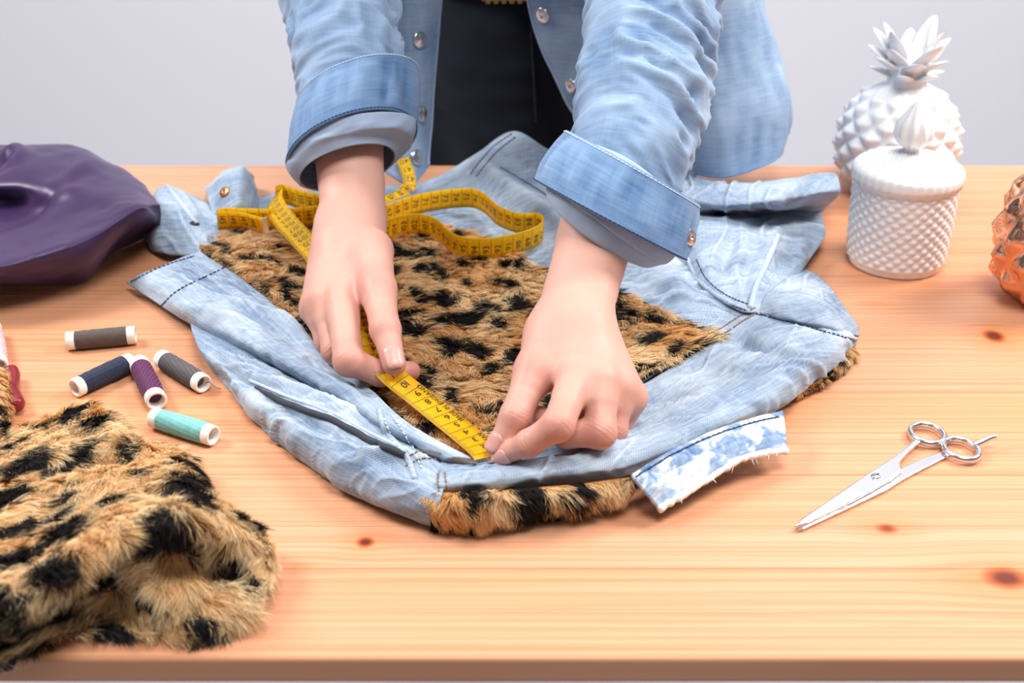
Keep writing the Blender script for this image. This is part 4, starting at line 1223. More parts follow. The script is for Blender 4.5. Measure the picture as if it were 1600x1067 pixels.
bm = bmesh.new(); bm.from_mesh(me); bmesh.ops.triangulate(bm, faces=[f for f in bm.faces if len(f.verts) > 4]); bm.to_mesh(me); bm.free()
print('union', len(me.vertices), [a.name for a in me.attributes])
co = np.empty(len(me.vertices) * 3, np.float32); me.vertices.foreach_get('co', co); co = co.reshape(-1, 3)
hl = []
for hd in (hA, hB): hl.append([(f[0], f[1]) for f in hd['fingers']] + [hd['thumb']])
red_, cre_ = skin_attrs(co.astype(float), hl)
Fl = [tuple(p.vertices) for p in me.polygons]; Ml = [0] * len(Fl)
n0 = len(co); Vl = [co]
for i in (1, 3):
    Vl.append(SKIN[0][i]); Fn = SKIN[1][i] - SKIN[1][i].min() + n0; Fl += [tuple(f) for f in Fn]; Ml += [1] * len(Fn); n0 += len(SKIN[0][i])
Vn = np.concatenate(Vl); pad = len(Vn) - len(co)
body = mesh_obj('body', Vn, Fl, None, person, mats=[M_skin, M_nail], cols={'red': np.r_[red_, np.zeros(pad)], 'crease': np.r_[cre_, np.zeros(pad)]}, midx=Ml)
for q in pieces + [trunk]: bpy.data.objects.remove(q, do_unlink=True)
S = SDF(HD - .2, HD + .2, .005)
S.ell(HD + np.array([0, .02, .022]), (.084, .098, .105), .01)
S.cap(HD + np.array([0, .08, .03]), HD + np.array([0, .12, .0]), .045, .04, .02)
S.sub(HD + fw * .12 + np.array([0, 0, -.02]), HD + fw * .08 + np.array([0, 0, -.02]), .085, .07, .01)
V, Fq = S.mesh(); V = smooth_mesh(V, Fq, 2)
V = V + .002 * np.stack([vnoise(V * np.array([6, 1, 1]), 60, 1)] * 3, -1)
mesh_obj('hair', V, Fq, simple('brown_hair', srgb(74, 50, 36), .45, bump=.5, bscale=500), person)

# ================================================================== tape measure
tape = thing('tape_measure', 'yellow cloth tape measure pinched between the hands, its loose end looping behind', 'tape measure', P(690, 640, .022))
k = NT('yellow_tape'); co = k.n('ShaderNodeTexCoord').outputs['Object']
TC_ = k.mix(k.noise(co, 90, 3), srgb(255, 206, 14) + (1,), srgb(255, 216, 36) + (1,))
k.base(TC_, .42, 0, .4)
tr_ = k.n('ShaderNodeBsdfTranslucent'); k.set(tr_.inputs[0], TC_)
mx_ = k.n('ShaderNodeMixShader'); mx_.inputs[0].default_value = 0.48
k.t.links.new(k.b.outputs[0], mx_.inputs[1]); k.t.links.new(tr_.outputs[0], mx_.inputs[2])
k.t.links.new(mx_.outputs[0], k.t.nodes['Material Output'].inputs['Surface'])
k.b.inputs['Subsurface Weight'].default_value = .0
k.bump(k.noise(co, 1800, 2), .12, .0004)
M_tape = k.m
M_ink = simple('black_ink', (.012, .012, .012), .6)
GLY = {}
def glyph(ch):
    if ch in GLY: return GLY[ch]
    cu = bpy.data.curves.new('glyph', 'FONT'); cu.body = ch; cu.size = 1.0; cu.resolution_u = 3
    ob = bpy.data.objects.new('glyph', cu); COL.objects.link(ob)
    dg = bpy.context.evaluated_depsgraph_get()
    me = bpy.data.meshes.new_from_object(ob.evaluated_get(dg))
    V = np.array([v.co[:2] for v in me.vertices]).reshape(-1, 2); F = [tuple(p.vertices) for p in me.polygons]
    bpy.data.objects.remove(ob, do_unlink=True); bpy.data.curves.remove(cu); bpy.data.meshes.remove(me)
    GLY[ch] = (V, F, V[:, 0].max() if len(V) else 0.3); return GLY[ch]
def ribbon(name, path, wdir, width, start_cm, sign, text=None, n=200, face=1, parent=tape, cm=.010, u_off=0.0):
    """cloth band along a path; wdir: direction across the band; numbers each centimetre"""
    A = cr1(np.c_[np.asarray(path), np.asarray(wdir)], n)
    A = np.c_[resample(A[:, :3], n), cr1(np.asarray(wdir, float), n)]
    c, w = A[:, :3], A[:, 3:]
    t = np.gradient(c, axis=0); t /= np.linalg.norm(t, axis=1, keepdims=True)
    w = w - (w * t).sum(1, keepdims=True) * t; w /= np.linalg.norm(w, axis=1, keepdims=True)
    nn = np.cross(t, w)
    cols = np.linspace(-.5, .5, 5)
    top = c[:, None] + width * cols[None, :, None] * w[:, None] + .0003 * nn[:, None]
    o = mesh_obj(name, top.reshape(-1, 3), grid_faces(n, 5), M_tape, parent)
    solid_mod(o, .0006, 0)
    s = np.r_[0, np.cumsum(np.linalg.norm(np.diff(c, axis=0), axis=1))]
    def at(u, v, side):
        if side < 0: v = -v
        q = np.stack([np.interp(u, s, c[:, i]) for i in range(3)], -1)
        ww = np.stack([np.interp(u, s, w[:, i]) for i in range(3)], -1)
        n_ = np.stack([np.interp(u, s, nn[:, i]) for i in range(3)], -1)
        return q + ww * v[..., None] + n_ * ((.0003 if side > 0 else 0.0) + side * .00042)
    mb = MB()
    def put(ch, u0, v0, size, du, dv, side):
        """glyph with origin (u0,v0); du: (u,v) of the glyph's x axis, dv: of its y axis"""
        V, F, ww = glyph(ch)
        if not len(V): return .35 * size
        u = u0 + size * (V[:, 0] * du[0] + V[:, 1] * dv[0]); v = v0 + size * (V[:, 0] * du[1] + V[:, 1] * dv[1])
        if u.min() < 0 or u.max() > s[-1]: return size * ww
        mb.add(at(u, v, side), F); return size * ww
    for side in (1, -1):
        ncm = int((s[-1] - u_off) / cm) + 1
        for i in range(ncm):
            u0 = cm * i + u_off
            num = int(start_cm + sign * i)
            V = np.array([(u0, -width * .5), (u0 + .00035, -width * .5), (u0 + .00035, width * .5), (u0, width * .5)])
            if 0 <= u0 < s[-1] - .0005: mb.add(at(V[:, 0], V[:, 1], side), [(0, 1, 2, 3)])
            for j in range(1, 10):
                ln = .0042 if j == 5 else .0026; uu = u0 - cm * .1 * j
                if uu < 0 or uu > s[-1] - .0003: continue
                V = np.array([(uu, -width * .5), (uu + .00022, -width * .5), (uu + .00022, -width * .5 + ln), (uu, -width * .5 + ln)])
                mb.add(at(V[:, 0], V[:, 1], side), [(0, 1, 2, 3)])
            st = str(num); size = .0078; wd = sum(glyph(ch)[2] * size + .0006 for ch in st)
            x = width * .06 + wd * .5 if True else 0
            for ch in st:
                adv = put(ch, u0 + .0016 if sign > 0 else u0 - cm + .0018, x, size, (0, -1), (1, 0) if face > 0 else (-1, 0), side); x -= adv + .0006
        if text:
            for (st, u_start, size, v0) in text:
                u = u_start
                for ch in st:
                    adv = put(ch, u, v0, size, (-1, 0), (0, -1), side) if ch != ' ' else size * .35
                    u -= adv + size * .08
    pr = mb.build(name.replace('band', 'printed_scale'), M_ink, o, smooth=False); pr['kind'] = 'stuff'
    return o
TW = .0200
def perp(path, tilt=0.0):
    """horizontal direction across a flat-lying path"""
    t = np.gradient(path, axis=0); w = np.stack([t[:, 1], -t[:, 0], np.full(len(t), tilt)], -1)
    return w / np.linalg.norm(w, axis=1, keepdims=True)
# flat stretch: from under the right hand, over the index, below the thumb, to the left hand's finger tips
pf = np.array([P(548, 452, .046), P(560, 480, .046), P(572, 515, .046), P(590, 556, .0425), P(614, 587, .0385), P(650, 616, .031), P(695, 652, .028), P(735, 684, .028), P(757, 703, .029), P(768, 718, .029)])
dd = resample(cr1(pf, 200), 400); ss = np.r_[0, np.cumsum(np.linalg.norm(np.diff(dd, axis=0), axis=1))]
u_of = lambda px, py: float(ss[np.argmin(np.linalg.norm(dd[:, :2] - P(px, py, .030)[:2], axis=1))])
u11, u2 = u_of(638, 596), u_of(759, 699); CMF = (u2 - u11) / 9.0
n_before = int((u11 + .004) / CMF)
uo = u11 + .004 - n_before * CMF
ribbon('tape_band', pf, perp(pf), TW, 11 + n_before, -1, text=[('MADE IN ENGLAND', u_of(720, 654), .0050, .0090), ('DEAN', u_of(758, 692), .0050, .0090)], face=1, cm=CMF, u_off=uo)
mt = pf[-1]; V, F = box(-.0102, .0102, -.0022, .0022, -.0009, .0009)
d = nrm(pf[-1] - pf[-2]); ww = perp(pf)[-1]; nn = np.cross(d, ww)
mesh_obj('metal_tip', mt + V[:, :1] * ww + V[:, 1:2] * d + V[:, 2:] * nn, F, M_steel, tape, smooth=False)
# loop standing on its edge behind
def stand(lst, tilt=(0, 0, 1)):
    p = np.array([P(a, b, h) for a, b, h in lst]); w = np.array([nrm(tilt)] * len(p)) if np.ndim(tilt[0]) == 0 else np.array([nrm(q) for q in tilt])
    return p, w
p_, w_ = stand([(560, 350, .030), (592, 340, .030), (640, 322, .031), (690, 312, .031), (735, 309, .031), (758, 318, .031), (778, 336, .031), (808, 348, .031), (838, 348, .031), (849, 356, .030), (838, 370, .030), (800, 382, .030), (760, 388, .030), (722, 386, .030), (700, 375, .030), (682, 358, .031), (660, 350, .031), (630, 352, .031), (602, 362, .031), (570, 380, .031)], (0, -.12, 1))
ribbon('tape_band', p_, w_, TW, 64, 1, n=420, face=1)
# thin stretch seen on its edge
p_, w_ = stand([(628, 248, .055), (638, 272, .045), (639, 292, .036), (625, 302, .033), (600, 312, .030), (575, 322, .030)], [(.9, .3, .3), (.9, .4, .25), (.7, .7, .3), (.1, 1, .2), (-.1, 1, .2), (-.1, 1, .3)])
ribbon('tape_band', p_, w_, TW * .62, 40, 1, n=120)
# back stretch on the left
p_, w_ = stand([(430, 306, .036), (445, 304, .034), (470, 312, .034), (500, 318, .034), (545, 320, .034)], (0, -.1, 1))
ribbon('tape_band', p_, w_, TW, 110, 1, n=120)
p_, w_ = stand([(340, 344, .029), (352, 340, .029), (390, 341, .029), (440, 342, .029), (480, 338, .030), (540, 334, .031)], (0, -.1, 1))
ribbon('tape_band', p_, w_, TW, 140, 1, n=160)
# end piece folded over with its tip
p_, w_ = stand([(341, 344, .029), (360, 344, .029), (385, 346, .029), (414, 354, .028)], (0, -.35, 1))
ribbon('tape_band', p_, w_, TW, 145, 1, n=100)
V, F = box(-.0009, .0009, -.0022, .0022, -.0103, .0103)
mesh_obj('metal_tip', P(415, 355, .028) + V @ np.array([[.3, -.95, 0], [.95, .3, 0], [0, -.3, 1]]), F, M_steel, tape, smooth=False)
# diagonal stretch running down to the wrist
pd = np.array([P(432, 306, .040), P(430, 322, .038), P(445, 345, .036), P(470, 372, .034), P(493, 398, .030), P(505, 420, .028)])
ribbon('tape_band', pd, [(.6, .2, .75), (.72, .45, .55), (.72, .55, .42), (.72, .6, .35), (.75, .6, .25), (.8, .5, .2)], TW, 100, 1, n=140, face=1)

# ================================================================== purple satin cloth
k = NT('purple_satin'); uvn = k.n('ShaderNodeUVMap').outputs[0]
k.base(k.mix(k.noise(k.mapping(uvn, (12, 12, 1)), 1.0, 3), srgb(44, 26, 62) + (1,), srgb(62, 37, 82) + (1,)), .38, 0, .4)
k.b.inputs['Sheen Weight'].default_value = .3; k.b.inputs['Sheen Roughness'].default_value = .35; k.b.inputs['Sheen Tint'].default_value = (.75, .5, .9, 1)
k.bump(k.noise(k.mapping(uvn, (1500, 1500, 1)), 1.0, 2), .1, .0004)
M_satin = k.m
G_p = cloth_grid([
    [(-110, 262, .001), (0, 262, .001), (75, 264, .001), (145, 272, .001), (200, 286, .001), (232, 316, .001)],
    [(-110, 232, .048), (0, 224, .056), (70, 226, .056), (140, 242, .052), (196, 264, .046), (232, 300, .040)],
    [(-110, 285, .056), (-10, 285, .058), (80, 280, .062), (155, 290, .062), (208, 298, .058), (246, 315, .046)],
    [(-90, 330, .048), (12, 322, .036), (85, 330, .050), (155, 330, .056), (210, 318, .060), (250, 322, .048)],
    [(-110, 385, .048), (-10, 375, .046), (75, 372, .050), (150, 350, .056), (216, 324, .060), (252, 338, .034)],
    [(-110, 420, .050), (-5, 414, .050), (74, 396, .052), (148, 370, .054), (220, 334, .054), (250, 354, .020)],
    [(-110, 436, .030), (0, 434, .030), (72, 425, .030), (142, 408, .030), (198, 362, .030), (244, 362, .010)],
    [(-110, 442, .001), (0, 442, .001), (70, 444, .001), (134, 441, .001), (172, 400, .001), (236, 368, .001)]], 110, 120,
    ridges=[([(20, 318), (40, 305), (48, 320), (30, 335)], .008, .006), ([(60, 262), (110, 280), (150, 320), (120, 360)], .012, .004), ([(-20, 300), (-5, 325), (20, 345)], .008, -.006), ([(90, 250), (150, 275), (200, 310)], .010, -.004),
            ([(0, 310), (12, 322), (30, 326)], .006, -.010), ([(-60, 400), (20, 395), (90, 372), (160, 340)], .010, -.004)], amp=.0022, freq=24, seed=41)
pc = thing('satin_cloth', 'bunched dark purple satin cloth at the far end of the table', 'cloth', P(60, 360, 0))
cloth_obj('cloth', G_p, M_satin, pc, th=.0012)

# ================================================================== folded leopard fur on the near edge
G_f = cloth_grid([
    [(-90, 705, .001), (40, 672, .002), (138, 640, .012), (212, 690, .014), (285, 712, .010), (318, 772, .004)],
    [(-90, 725, .022), (40, 692, .026), (140, 648, .030), (216, 704, .032), (286, 726, .028), (334, 792, .012)],
    [(-90, 780, .030), (40, 752, .036), (140, 718, .038), (222, 745, .042), (292, 752, .044), (362, 812, .016)],
    [(-90, 850, .034), (40, 820, .036), (130, 790, .040), (215, 785, .052), (305, 790, .054), (410, 836, .014)],
    [(-90, 910, .046), (30, 880, .050), (120, 848, .054), (215, 815, .060), (300, 822, .052), (428, 862, .014)],
    [(-90, 955, .050), (20, 925, .054), (105, 890, .056), (190, 862, .052), (275, 885, .026), (426, 905, .012)],
    [(-90, 990, .040), (15, 968, .042), (100, 935, .040), (180, 910, .028), (275, 935, .016), (395, 948, .010)],
    [(-90, 1035, .006), (14, 1020, .006), (100, 985, .005), (190, 965, .004), (285, 985, .006), (365, 975, .004)],
    [(-90, 1046, .001), (14, 1030, .001), (102, 995, .001), (195, 990, .001), (285, 998, .001), (355, 988, .001)]], 100, 110,
    ridges=[([(60, 800), (150, 770), (240, 760)], .010, -.006), ([(230, 830), (270, 860), (330, 850)], .010, -.006), ([(150, 700), (190, 740), (230, 760)], .010, .005)], amp=.002, freq=30, seed=51)
ff = thing('leopard_fur', 'folded piece of leopard print fake fur at the near table edge', 'fur', P(180, 850, 0))
fur('fur_pile', G_f, ff, 150000, .0130, .00042, (0.45, -0.85, -.2), lift=.45, seed=53, cell=.033, clump=.7, cream=.88, bname='backing', droop=.8, asp=1.15)
G_l = cloth_grid([
    [(-90, 1025, .012), (0, 1010, .012), (30, 1008, .008)],
    [(-90, 1052, .004), (0, 1038, .004), (26, 1034, .003)],
    [(-90, 1066, .001), (0, 1050, .001), (18, 1046, .001)]], 16, 24, amp=.001, seed=55)
cloth_obj('lining', G_l, M_satin, ff)
# rolled scrap at the left edge
rl = thing('fur_roll', 'small rolled leopard fur scrap beside the dark red handle', 'fur', P(-6, 650, 0))
pa = cr1(np.array([P(-14, 700, .012), P(-8, 650, .013), P(-7, 608, .012), P(-8, 592, .010)]), 30)
A_ = np.linspace(0, np.pi * 1.0, 16)
t_, s_, n_ = frames(pa)
Gr = pa[:, None] + .0095 * (np.cos(A_)[None, :, None] * s_[:, None] + np.sin(A_)[None, :, None] * n_[:, None])
Gr[..., 2] = np.maximum(Gr[..., 2], T + .0008)
fur('fur_pile', Gr, rl, 9000, .006, .0004, (0.1, -1, 0), lift=.4, seed=59, cell=.03, cream=.6, bname='backing')
hp = cr1(np.array([P(14, 579, .008), P(20, 588, .008), P(19, 606, .008), P(22, 622, .008), P(25, 636, .008)]), 24)
M_red = simple('dark_red_plastic', srgb(128, 22, 34), .35, spec=.5)
rr = np.interp(np.linspace(0, 1, 24), [0, .08, .25, .5, .75, .92, 1], [.0040, .0062, .0052, .0042, .0060, .0068, .0045])
V, F = tube(hp, rr, 16); V[:, 2] = np.maximum(V[:, 2], T + .0003)
rh = thing('red_handle', 'dark red waisted handle lying against the rolled fur scrap', 'handle', P(20, 610, 0))
mesh_obj('grip', V, F, M_red, rh)
V, F = tube(np.array([hp[0] + (hp[0] - hp[1]) * q for q in (0, 2.0)]), .0016, 10); mesh_obj('shank', V, F, M_steel, rh)

# ================================================================== thread spools
M_plastic = simple('white_plastic', srgb(236, 232, 224), .35, namt=.02)
def thread_mat(name, c):
    k = NT(name); co = k.n('ShaderNodeTexCoord').outputs['Object']
    n = k.noise(k.mapping(co, (160, 160, 160)), 1.0, 3)
    w = k.n('ShaderNodeTexWave', wave_type='BANDS', bands_direction='DIAGONAL'); k.set(w.inputs['Vector'], k.n('ShaderNodeUVMap').outputs[0])
    w.inputs['Scale'].default_value = 620.0; w.inputs['Distortion'].default_value = 3.0; w.inputs['Detail'].default_value = 1.5; w.inputs['Detail Scale'].default_value = 1.2
    n = k.math('ADD', k.math('MULTIPLY', n, .5), k.math('MULTIPLY', w.outputs['Fac'], .5)); k.bump(w.outputs['Fac'], .4, .0006)
    k.base(k.mix(n, tuple(x * .5 for x in c) + (1,), tuple(min(1, x * 1.25) for x in c) + (1,)), .6, 0, .25); k.b.inputs['Sheen Weight'].default_value = .2
    return k.m
def spool(a, b, color, label, r=.0071, mname='thread'):
    A = P(a[0], a[1], r + .0003); B = P(b[0], b[1], r + .0003)
    A[2] = B[2] = T + r + .0003
    ax = nrm(B - A); L = np.linalg.norm(B - A); up = np.array([0, 0, 1.0]); s = np.cross(ax, up)
    R = np.stack([s, up, ax], 0)        # local x,y,z -> world
    o = thing('thread_spool', label, 'thread spool', tuple((A + B) / 2 - np.array([0, 0, r])), 'loose thread spools on the table')
    cap = .13 * L
    for z0, sgn in ((0.0, 1), (L, -1)):
        prof = [(r*.72, .0006), (r*.74, 0), (r*.97, 0), (r, .0006), (r, cap*.92), (r*.94, cap), (r*.6, cap + .001)]
        inner = [(r*.60, cap*1.6), (r*.70, .0012)]
        pr = np.array([(r*.1, cap*1.7), (r*.66, cap*1.6)] + prof); pr[:, 1] = z0 + sgn * pr[:, 1]
        V, F = lathe(pr, 32, cap=False)
        mesh_obj('end_cap', A + V @ R, F if sgn < 0 else [f[::-1] for f in F], M_plastic, o)
    # wound thread: fine helix ridges
    nz = 150; z = np.linspace(cap * .96, L - cap * .96, nz); t = (z - z[0]) / (z[-1] - z[0])
    rad = r * (.98 + .05 * np.sin(np.pi * t) ** .5) + .00022 * np.sin(np.arange(nz) * math.pi * .5) + .0002 * vnoise(np.c_[z * 300, z * 0, z * 0], 1)
    pr = np.c_[rad, z]
    V, F = lathe(pr, 32)
    V[:, :2] *= (1 + .012 * vnoise(V, 260, 3))[:, None]
    uvt = np.stack([np.tile(np.arange(32) / 32 * 2 * np.pi * r * .35, nz), np.repeat(z, 32)], -1)
    mesh_obj('thread', A + V @ R, F, thread_mat('thread_' + mname, color), o, uv=uvt)
    return o
spool((104, 533), (212, 523), srgb(98, 84, 78), 'brown thread spool lying nearest the purple cloth', mname='brown')
spool((116, 607), (205, 565), srgb(36, 46, 72), 'navy blue thread spool lying on the pine table', mname='navy')
spool((217, 568), (245, 627), srgb(98, 38, 86), 'plum purple thread spool between the navy and grey spools', r=.0075, mname='plum')
spool((252, 560), (318, 600), srgb(96, 90, 92), 'grey thread spool beside the jacket', mname='grey')
spool((240, 652), (334, 681), srgb(138, 206, 204), 'pale turquoise thread spool touching the folded fur', mname='turquoise')
spool((-4, 574), (-14, 512), srgb(232, 205, 208), 'pale pink thread spool behind the dark red handle', r=.0080, mname='pink')
mb = MB(); e = P(321, 598, .006); mb.add(*tube(cr1(np.array([e, e + [.004, -.003, .002], e + [.007, -.001, -.003], P(345, 607, .0005)]), 20), .00022, 5))
mb.build('thread_tail', simple('grey_thread_tail', srgb(96, 90, 92), .7), [o for o in bpy.data.objects if o.get('label', '').startswith('grey thread')][0])

# ================================================================== scissors
sc_ = thing('scissors', 'steel hairdressing scissors lying closed on the bare pine board', 'scissors', P(1400, 755, 0))
M_chrome = simple('polished_steel', (.78, .78, .80), .22, 1.0, namt=.02)
tip = P(1242, 825, .0015)
def slab(name, outline, z0, z1, mat, parent, bev=.0006):
    o = np.asarray(outline, float); n = len(o)
    V = np.concatenate([np.c_[o, np.full(n, z0)], np.c_[o, np.full(n, z1)]])
    A = np.sum(o[:, 0] * np.roll(o[:, 1], -1) - np.roll(o[:, 0], -1) * o[:, 1])
    if A < 0: V = np.concatenate([np.c_[o[::-1], np.full(n, z0)], np.c_[o[::-1], np.full(n, z1)]])
    F = [tuple(range(n))[::-1], tuple(range(n, 2*n))] + [(i, (i+1) % n, (i+1) % n + n, i + n) for i in range(n)]
    ob = mesh_obj(name, V, F, mat, parent, smooth=False); bevel_mod(ob, bev, 2); return ob
def gp(lst): return np.array([P(a, b, .003)[:2] for a, b in lst])
# blade with the upper ring
bl1 = slab('blade', gp([(1241, 826), (1250, 815), (1279, 795), (1346, 749), (1366, 736), (1397, 716), (1419, 698), (1432, 686), (1442, 690), (1420, 708), (1405, 724), (1409, 737), (1393, 750), (1362, 768), (1305, 799), (1262, 820)]), T + .0024, T + .0050, M_chrome, sc_, .0010)
bl2 = slab('blade', gp([(1241, 827), (1305, 790), (1380, 745), (1410, 729), (1436, 716), (1476, 702), (1481, 711), (1445, 729), (1411, 747), (1386, 763), (1310, 799), (1256, 824)]), T + .0003, T + .0024, M_chrome, sc_, .0008)
def bar(pl, rs, name='shank', parent=sc_):
    V, F = tube(cr1(np.array([P(*q) for q in pl]), 24), np.interp(np.linspace(0, 1, 24), np.linspace(0, 1, len(rs)), rs), 12)
    V[:, 2] = np.maximum(V[:, 2], T + .0003)
    return mesh_obj(name, V, F, M_chrome, parent)
def ring(c, rx, ry, rot, tr, parent):
    cc = P(*c); a = np.linspace(0, 2*np.pi, 49)[:-1]
    x = rx * np.cos(a); y = ry * np.sin(a)
    path = cc + np.stack([x*math.cos(rot) - y*math.sin(rot), x*math.sin(rot) + y*math.cos(rot), np.zeros(48)], -1)
    b = np.arange(12) / 12 * 2*np.pi
    rad = np.stack([np.cos(a)*math.cos(rot) - np.sin(a)*math.sin(rot), np.cos(a)*math.sin(rot) + np.sin(a)*math.cos(rot), np.zeros(48)], -1)
    V = path[:, None] + tr * (np.cos(b)[None, :, None] * rad[:, None] + 1.15 * np.sin(b)[None, :, None] * np.array([0, 0, 1.0]))
    return mesh_obj('finger_ring', V.reshape(-1, 3), grid_faces(48, 12, True, True), M_chrome, parent)
ring((1449, 678, .004), .0110, .0125, .15, .0021, bl1)
ring((1502, 702, .004), .0108, .0130, .2, .0021, bl2)
bar([(1522, 696, .005), (1535, 690, .007), (1548, 684, .009), (1557, 682, .010)], [.0022, .0022, .0020, .0014], 'finger_rest', bl2)
V, F = lathe([(.0030, .0), (.0030, .0008), (.0022, .0014), (.0001, .0016)], 24, cap=False); pp = P(1368, 745, .0046); mesh_obj('pivot_screw', V + pp, F, M_steel, sc_)
V, F = box(-.0028, .0028, -.0003, .0003, .0, .0003); c_, s2 = math.cos(.6), math.sin(.6)
mesh_obj('screw_slot', np.c_[V[:, 0]*c_ - V[:, 1]*s2, V[:, 0]*s2 + V[:, 1]*c_, V[:, 2] + .0014] + pp, F, M_ink, sc_, smooth=False)

# ================================================================== jars
M_ceramic = simple('white_ceramic', (.86, .86, .87), .32, spec=.5, namt=.01)
M_glassw = simple('white_glass', (.88, .88, .88), .22, spec=.5, namt=.01)
def diamonds(name, prof_r, z0, z1, nr, na, depth, center, mat, parent, sub=5, shape='pyr', sm=True, tw=0.5):
    """surface of revolution covered with a quilt of raised diamond pyramids"""
    nz = nr * 2 * sub + 1; k = na * 2 * sub
    z = np.linspace(0, 1, nz); a = np.arange(k) / k
    Z, A = np.meshgrid(z, a, indexing='ij')
    p = A * na + Z * nr * tw * 2; q = A * na - Z * nr * tw * 2
    dp = np.abs((p % 1) - .5) * 2; dq = np.abs((q % 1) - .5) * 2      # 1 on the grooves
    hgt = 1 - np.maximum(dp, dq)
    if shape == 'bulge': hgt = np.sqrt(np.clip((1 - dp**2) * (1 - dq**2), 0, 1))
    R = prof_r(Z); env = np.clip(np.minimum(Z, 1 - Z) * 14, 0, 1)
    r = R + depth * hgt * env
    th = A * 2 * np.pi
    G = np.stack([r * np.cos(th), r * np.sin(th), z0 + Z * (z1 - z0)], -1) + np.asarray(center)
    return mesh_obj(name, G.reshape(-1, 3), grid_faces(nz, k, wrap_m=True), mat, parent, smooth=sm)
def leaf(base, direction, up, L, w, curl, mat, parent):
    """thick pointed leaf"""
    d = nrm(direction); n = nrm(np.asarray(up) - (np.asarray(up) @ d) * d); s = np.cross(d, n)
    m = 10; t = np.linspace(0, 1, m)
    wd = w * np.sin(np.pi * np.clip(.24 + .76 * t, 0, 1)) ** .8; wd[-1] = w * .03
    V = []
    for i in range(m):
        c = base + d * L * t[i] + n * (curl * L * t[i] ** 2)
        for q, hh in ((-1, 0), (-.5, .45), (0, .62), (.5, .45), (1, 0), (.5, -.35), (0, -.42), (-.5, -.35)):
            V.append(c + s * wd[i] * q - n * hh * wd[i] * .55)
    F = [tuple(f) for f in grid_faces(m, 8, wrap_m=True)] + [tuple(range(8)), tuple(range((m-1)*8 + 7, (m-1)*8 - 1, -1))]
    o = mesh_obj('leaf', np.array(V), F, mat, parent); return o
# pineapple jar
pc_ = P(1391, 298, 0.0); pc_[2] = T; KP = .87
pine = thing('pineapple_jar', 'white ceramic pineapple jar with a leafy crown', 'jar', tuple(pc_))
rB = .0560
def pr_pine(Z): return np.interp(Z, [0, .05, .15, .3, .45, .6, .75, .88, .95, 1], np.array([.62, .74, .88, .98, 1.0, .97, .86, .66, .48, .30]) * rB)
diamonds('body', pr_pine, .002, .128 * KP, 5, 12, .0072, pc_, M_ceramic, pine, sub=5)
V, F = lathe([(rB*.60, 0), (rB*.63, .002), (rB*.63, .004)], 48, pc_); mesh_obj('foot', V, F, M_ceramic, pine)
V, F = lathe([(rB*.34, .124*KP), (rB*.32, .136*KP), (rB*.38, .150*KP), (rB*.20, .168*KP), (.001, .172*KP)], 32, pc_, cap=False); crown = mesh_obj('crown', V, F, M_ceramic, pine)
rl_ = np.random.default_rng(8)
for ring_i, (nl, zz, el, L, w, off) in enumerate(((6, .120, .50, .027, .0098, 0), (6, .127, .66, .034, .0112, .4), (5, .132, .90, .038, .0120, .1), (4, .138, 1.16, .040, .0118, .5), (1, .142, 1.56, .040, .0120, 0))):
    for i in range(nl):
        a = 2*np.pi * (i + off) / nl + .12 * rl_.standard_normal()
        d = np.array([math.cos(a) * math.cos(el), math.sin(a) * math.cos(el), math.sin(el)])
        b = pc_ + np.array([math.cos(a) * .011, math.sin(a) * .011, zz - .004])
        leaf(b, d, (-math.cos(a) * .8, -math.sin(a) * .8, .6 if el < 1.4 else .1), L * (1 + .08 * rl_.standard_normal()), w, -.14, M_ceramic, crown)
# candle jar with lid
jc = P(1397, 409, 0.0); jc[2] = T
RJ = .0425; HJ = .078
jar = thing('lidded_jar', 'white quilted glass jar with a domed lid and ribbed finial', 'jar', tuple(jc))
diamonds('body', lambda Z: np.interp(Z, [0, .04, .5, 1], [RJ*.93, RJ*.965, RJ, RJ*1.02]), .004, HJ, 8, 24, .0024, jc, M_glassw, jar, sub=3)
V, F = lathe([(RJ*.86, 0), (RJ*.93, .001), (RJ*.945, .0045), (RJ*.94, .007)], 64, jc); mesh_obj('foot', V, F, M_glassw, jar)
# lid: scalloped rim, low dome with radiating petals
kk = 144; a = np.arange(kk) / kk * 2*np.pi; sc2 = .5 + .5 * np.cos(a * 36)
rows = []
for rr_, zz_, am in ((RJ*.98, HJ - .001, 0), (RJ*1.075, HJ - .001, .0006), (RJ*1.085, HJ + .004, .0010), (RJ*1.085, HJ + .0085, .0010), (RJ*1.06, HJ + .0115, .0008), (RJ*1.0, HJ + .013, 0)):
    r = rr_ + am * sc2; rows.append(np.stack([r*np.cos(a), r*np.sin(a), np.full(kk, zz_)], -1))
for q in np.linspace(1, 0, 26)[1:]:
    rr_ = RJ * (.18 + .82 * q); zz_ = HJ + .013 + .011 * (1 - q) ** 1.1
    ph = q * 9.0; hh = np.abs(np.sin(a * 12 + np.pi * (np.floor(ph) % 2) * .5)) * np.sin(np.pi * (ph % 1)) * .0019
    rows.append(np.stack([rr_*np.cos(a), rr_*np.sin(a), zz_ + hh], -1))
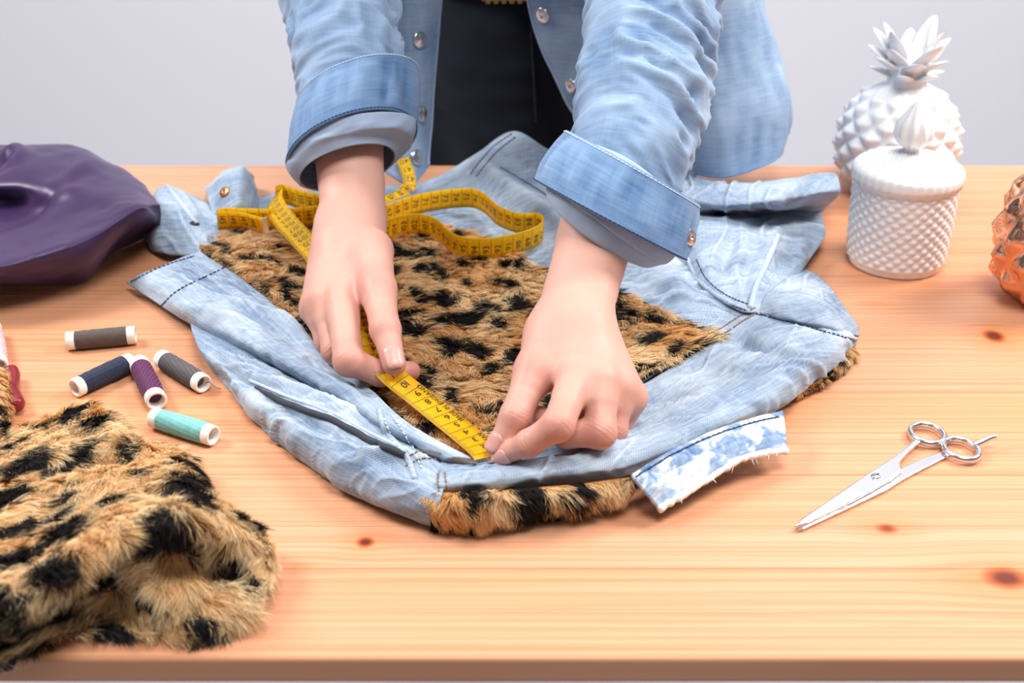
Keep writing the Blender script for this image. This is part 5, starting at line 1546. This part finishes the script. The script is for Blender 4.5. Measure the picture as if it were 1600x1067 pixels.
Gd = np.array(rows) + jc
lid = mesh_obj('lid', Gd.reshape(-1, 3), grid_faces(len(rows), kk, wrap_m=True), M_glassw, jar)
prf = cr1(np.array([(.0095, .022), (.0070, .025), (.0065, .028), (.0125, .033), (.0160, .040), (.0145, .049), (.0090, .058), (.0035, .066), (.0004, .070)]), 40)
af = np.arange(64) / 64 * 2*np.pi
Gf = np.stack([(prf[:, 0][:, None] * (1 + .07 * np.cos(af * 10))[None]) * np.cos(af), (prf[:, 0][:, None] * (1 + .07 * np.cos(af * 10))[None]) * np.sin(af), np.repeat(prf[:, 1][:, None] + HJ, 64, 1)], -1) + jc
mesh_obj('finial', Gf.reshape(-1, 3), grid_faces(40, 64, wrap_m=True), M_glassw, lid)
# copper pineapple at the right edge
M_cop = simple('copper_glass', srgb(240, 176, 140), .13, 1.0, namt=.03)
cc_ = P(1634, 466, 0.0); cc_[2] = T
cop = thing('copper_jar', 'shiny copper pineapple jar cut with faceted diamonds', 'jar', tuple(cc_))
rC = .047
def pr_c(Z): return np.interp(Z, [0, .04, .15, .35, .55, .75, .9, 1], np.array([.55, .70, .88, .98, .97, .86, .66, .40]) * rC)
diamonds('body', pr_c, .001, .118, 3, 9, .0075, cc_, M_cop, cop, sub=4, sm=False)
V, F = lathe([(rC*.52, 0), (rC*.56, .001), (rC*.56, .003)], 48, cc_); mesh_obj('foot', V, F, M_cop, cop)
V, F = lathe([(rC*.42, .116), (rC*.36, .124), (rC*.34, .132), (.001, .138)], 32, cc_, cap=False); ccr = mesh_obj('crown', V, F, M_cop, cop)
for el, L, nl, of in ((.6, .026, 7, 0), (1.0, .032, 6, .5), (1.35, .034, 3, .2)):
    for i in range(nl):
        a_ = 2*np.pi * (i + of) / nl
        leaf(cc_ + np.array([math.cos(a_)*.010, math.sin(a_)*.010, .128]), (math.cos(a_)*math.cos(el), math.sin(a_)*math.cos(el), math.sin(el)), (-math.cos(a_), -math.sin(a_), .5), L, .0085, -.12, M_cop, ccr)
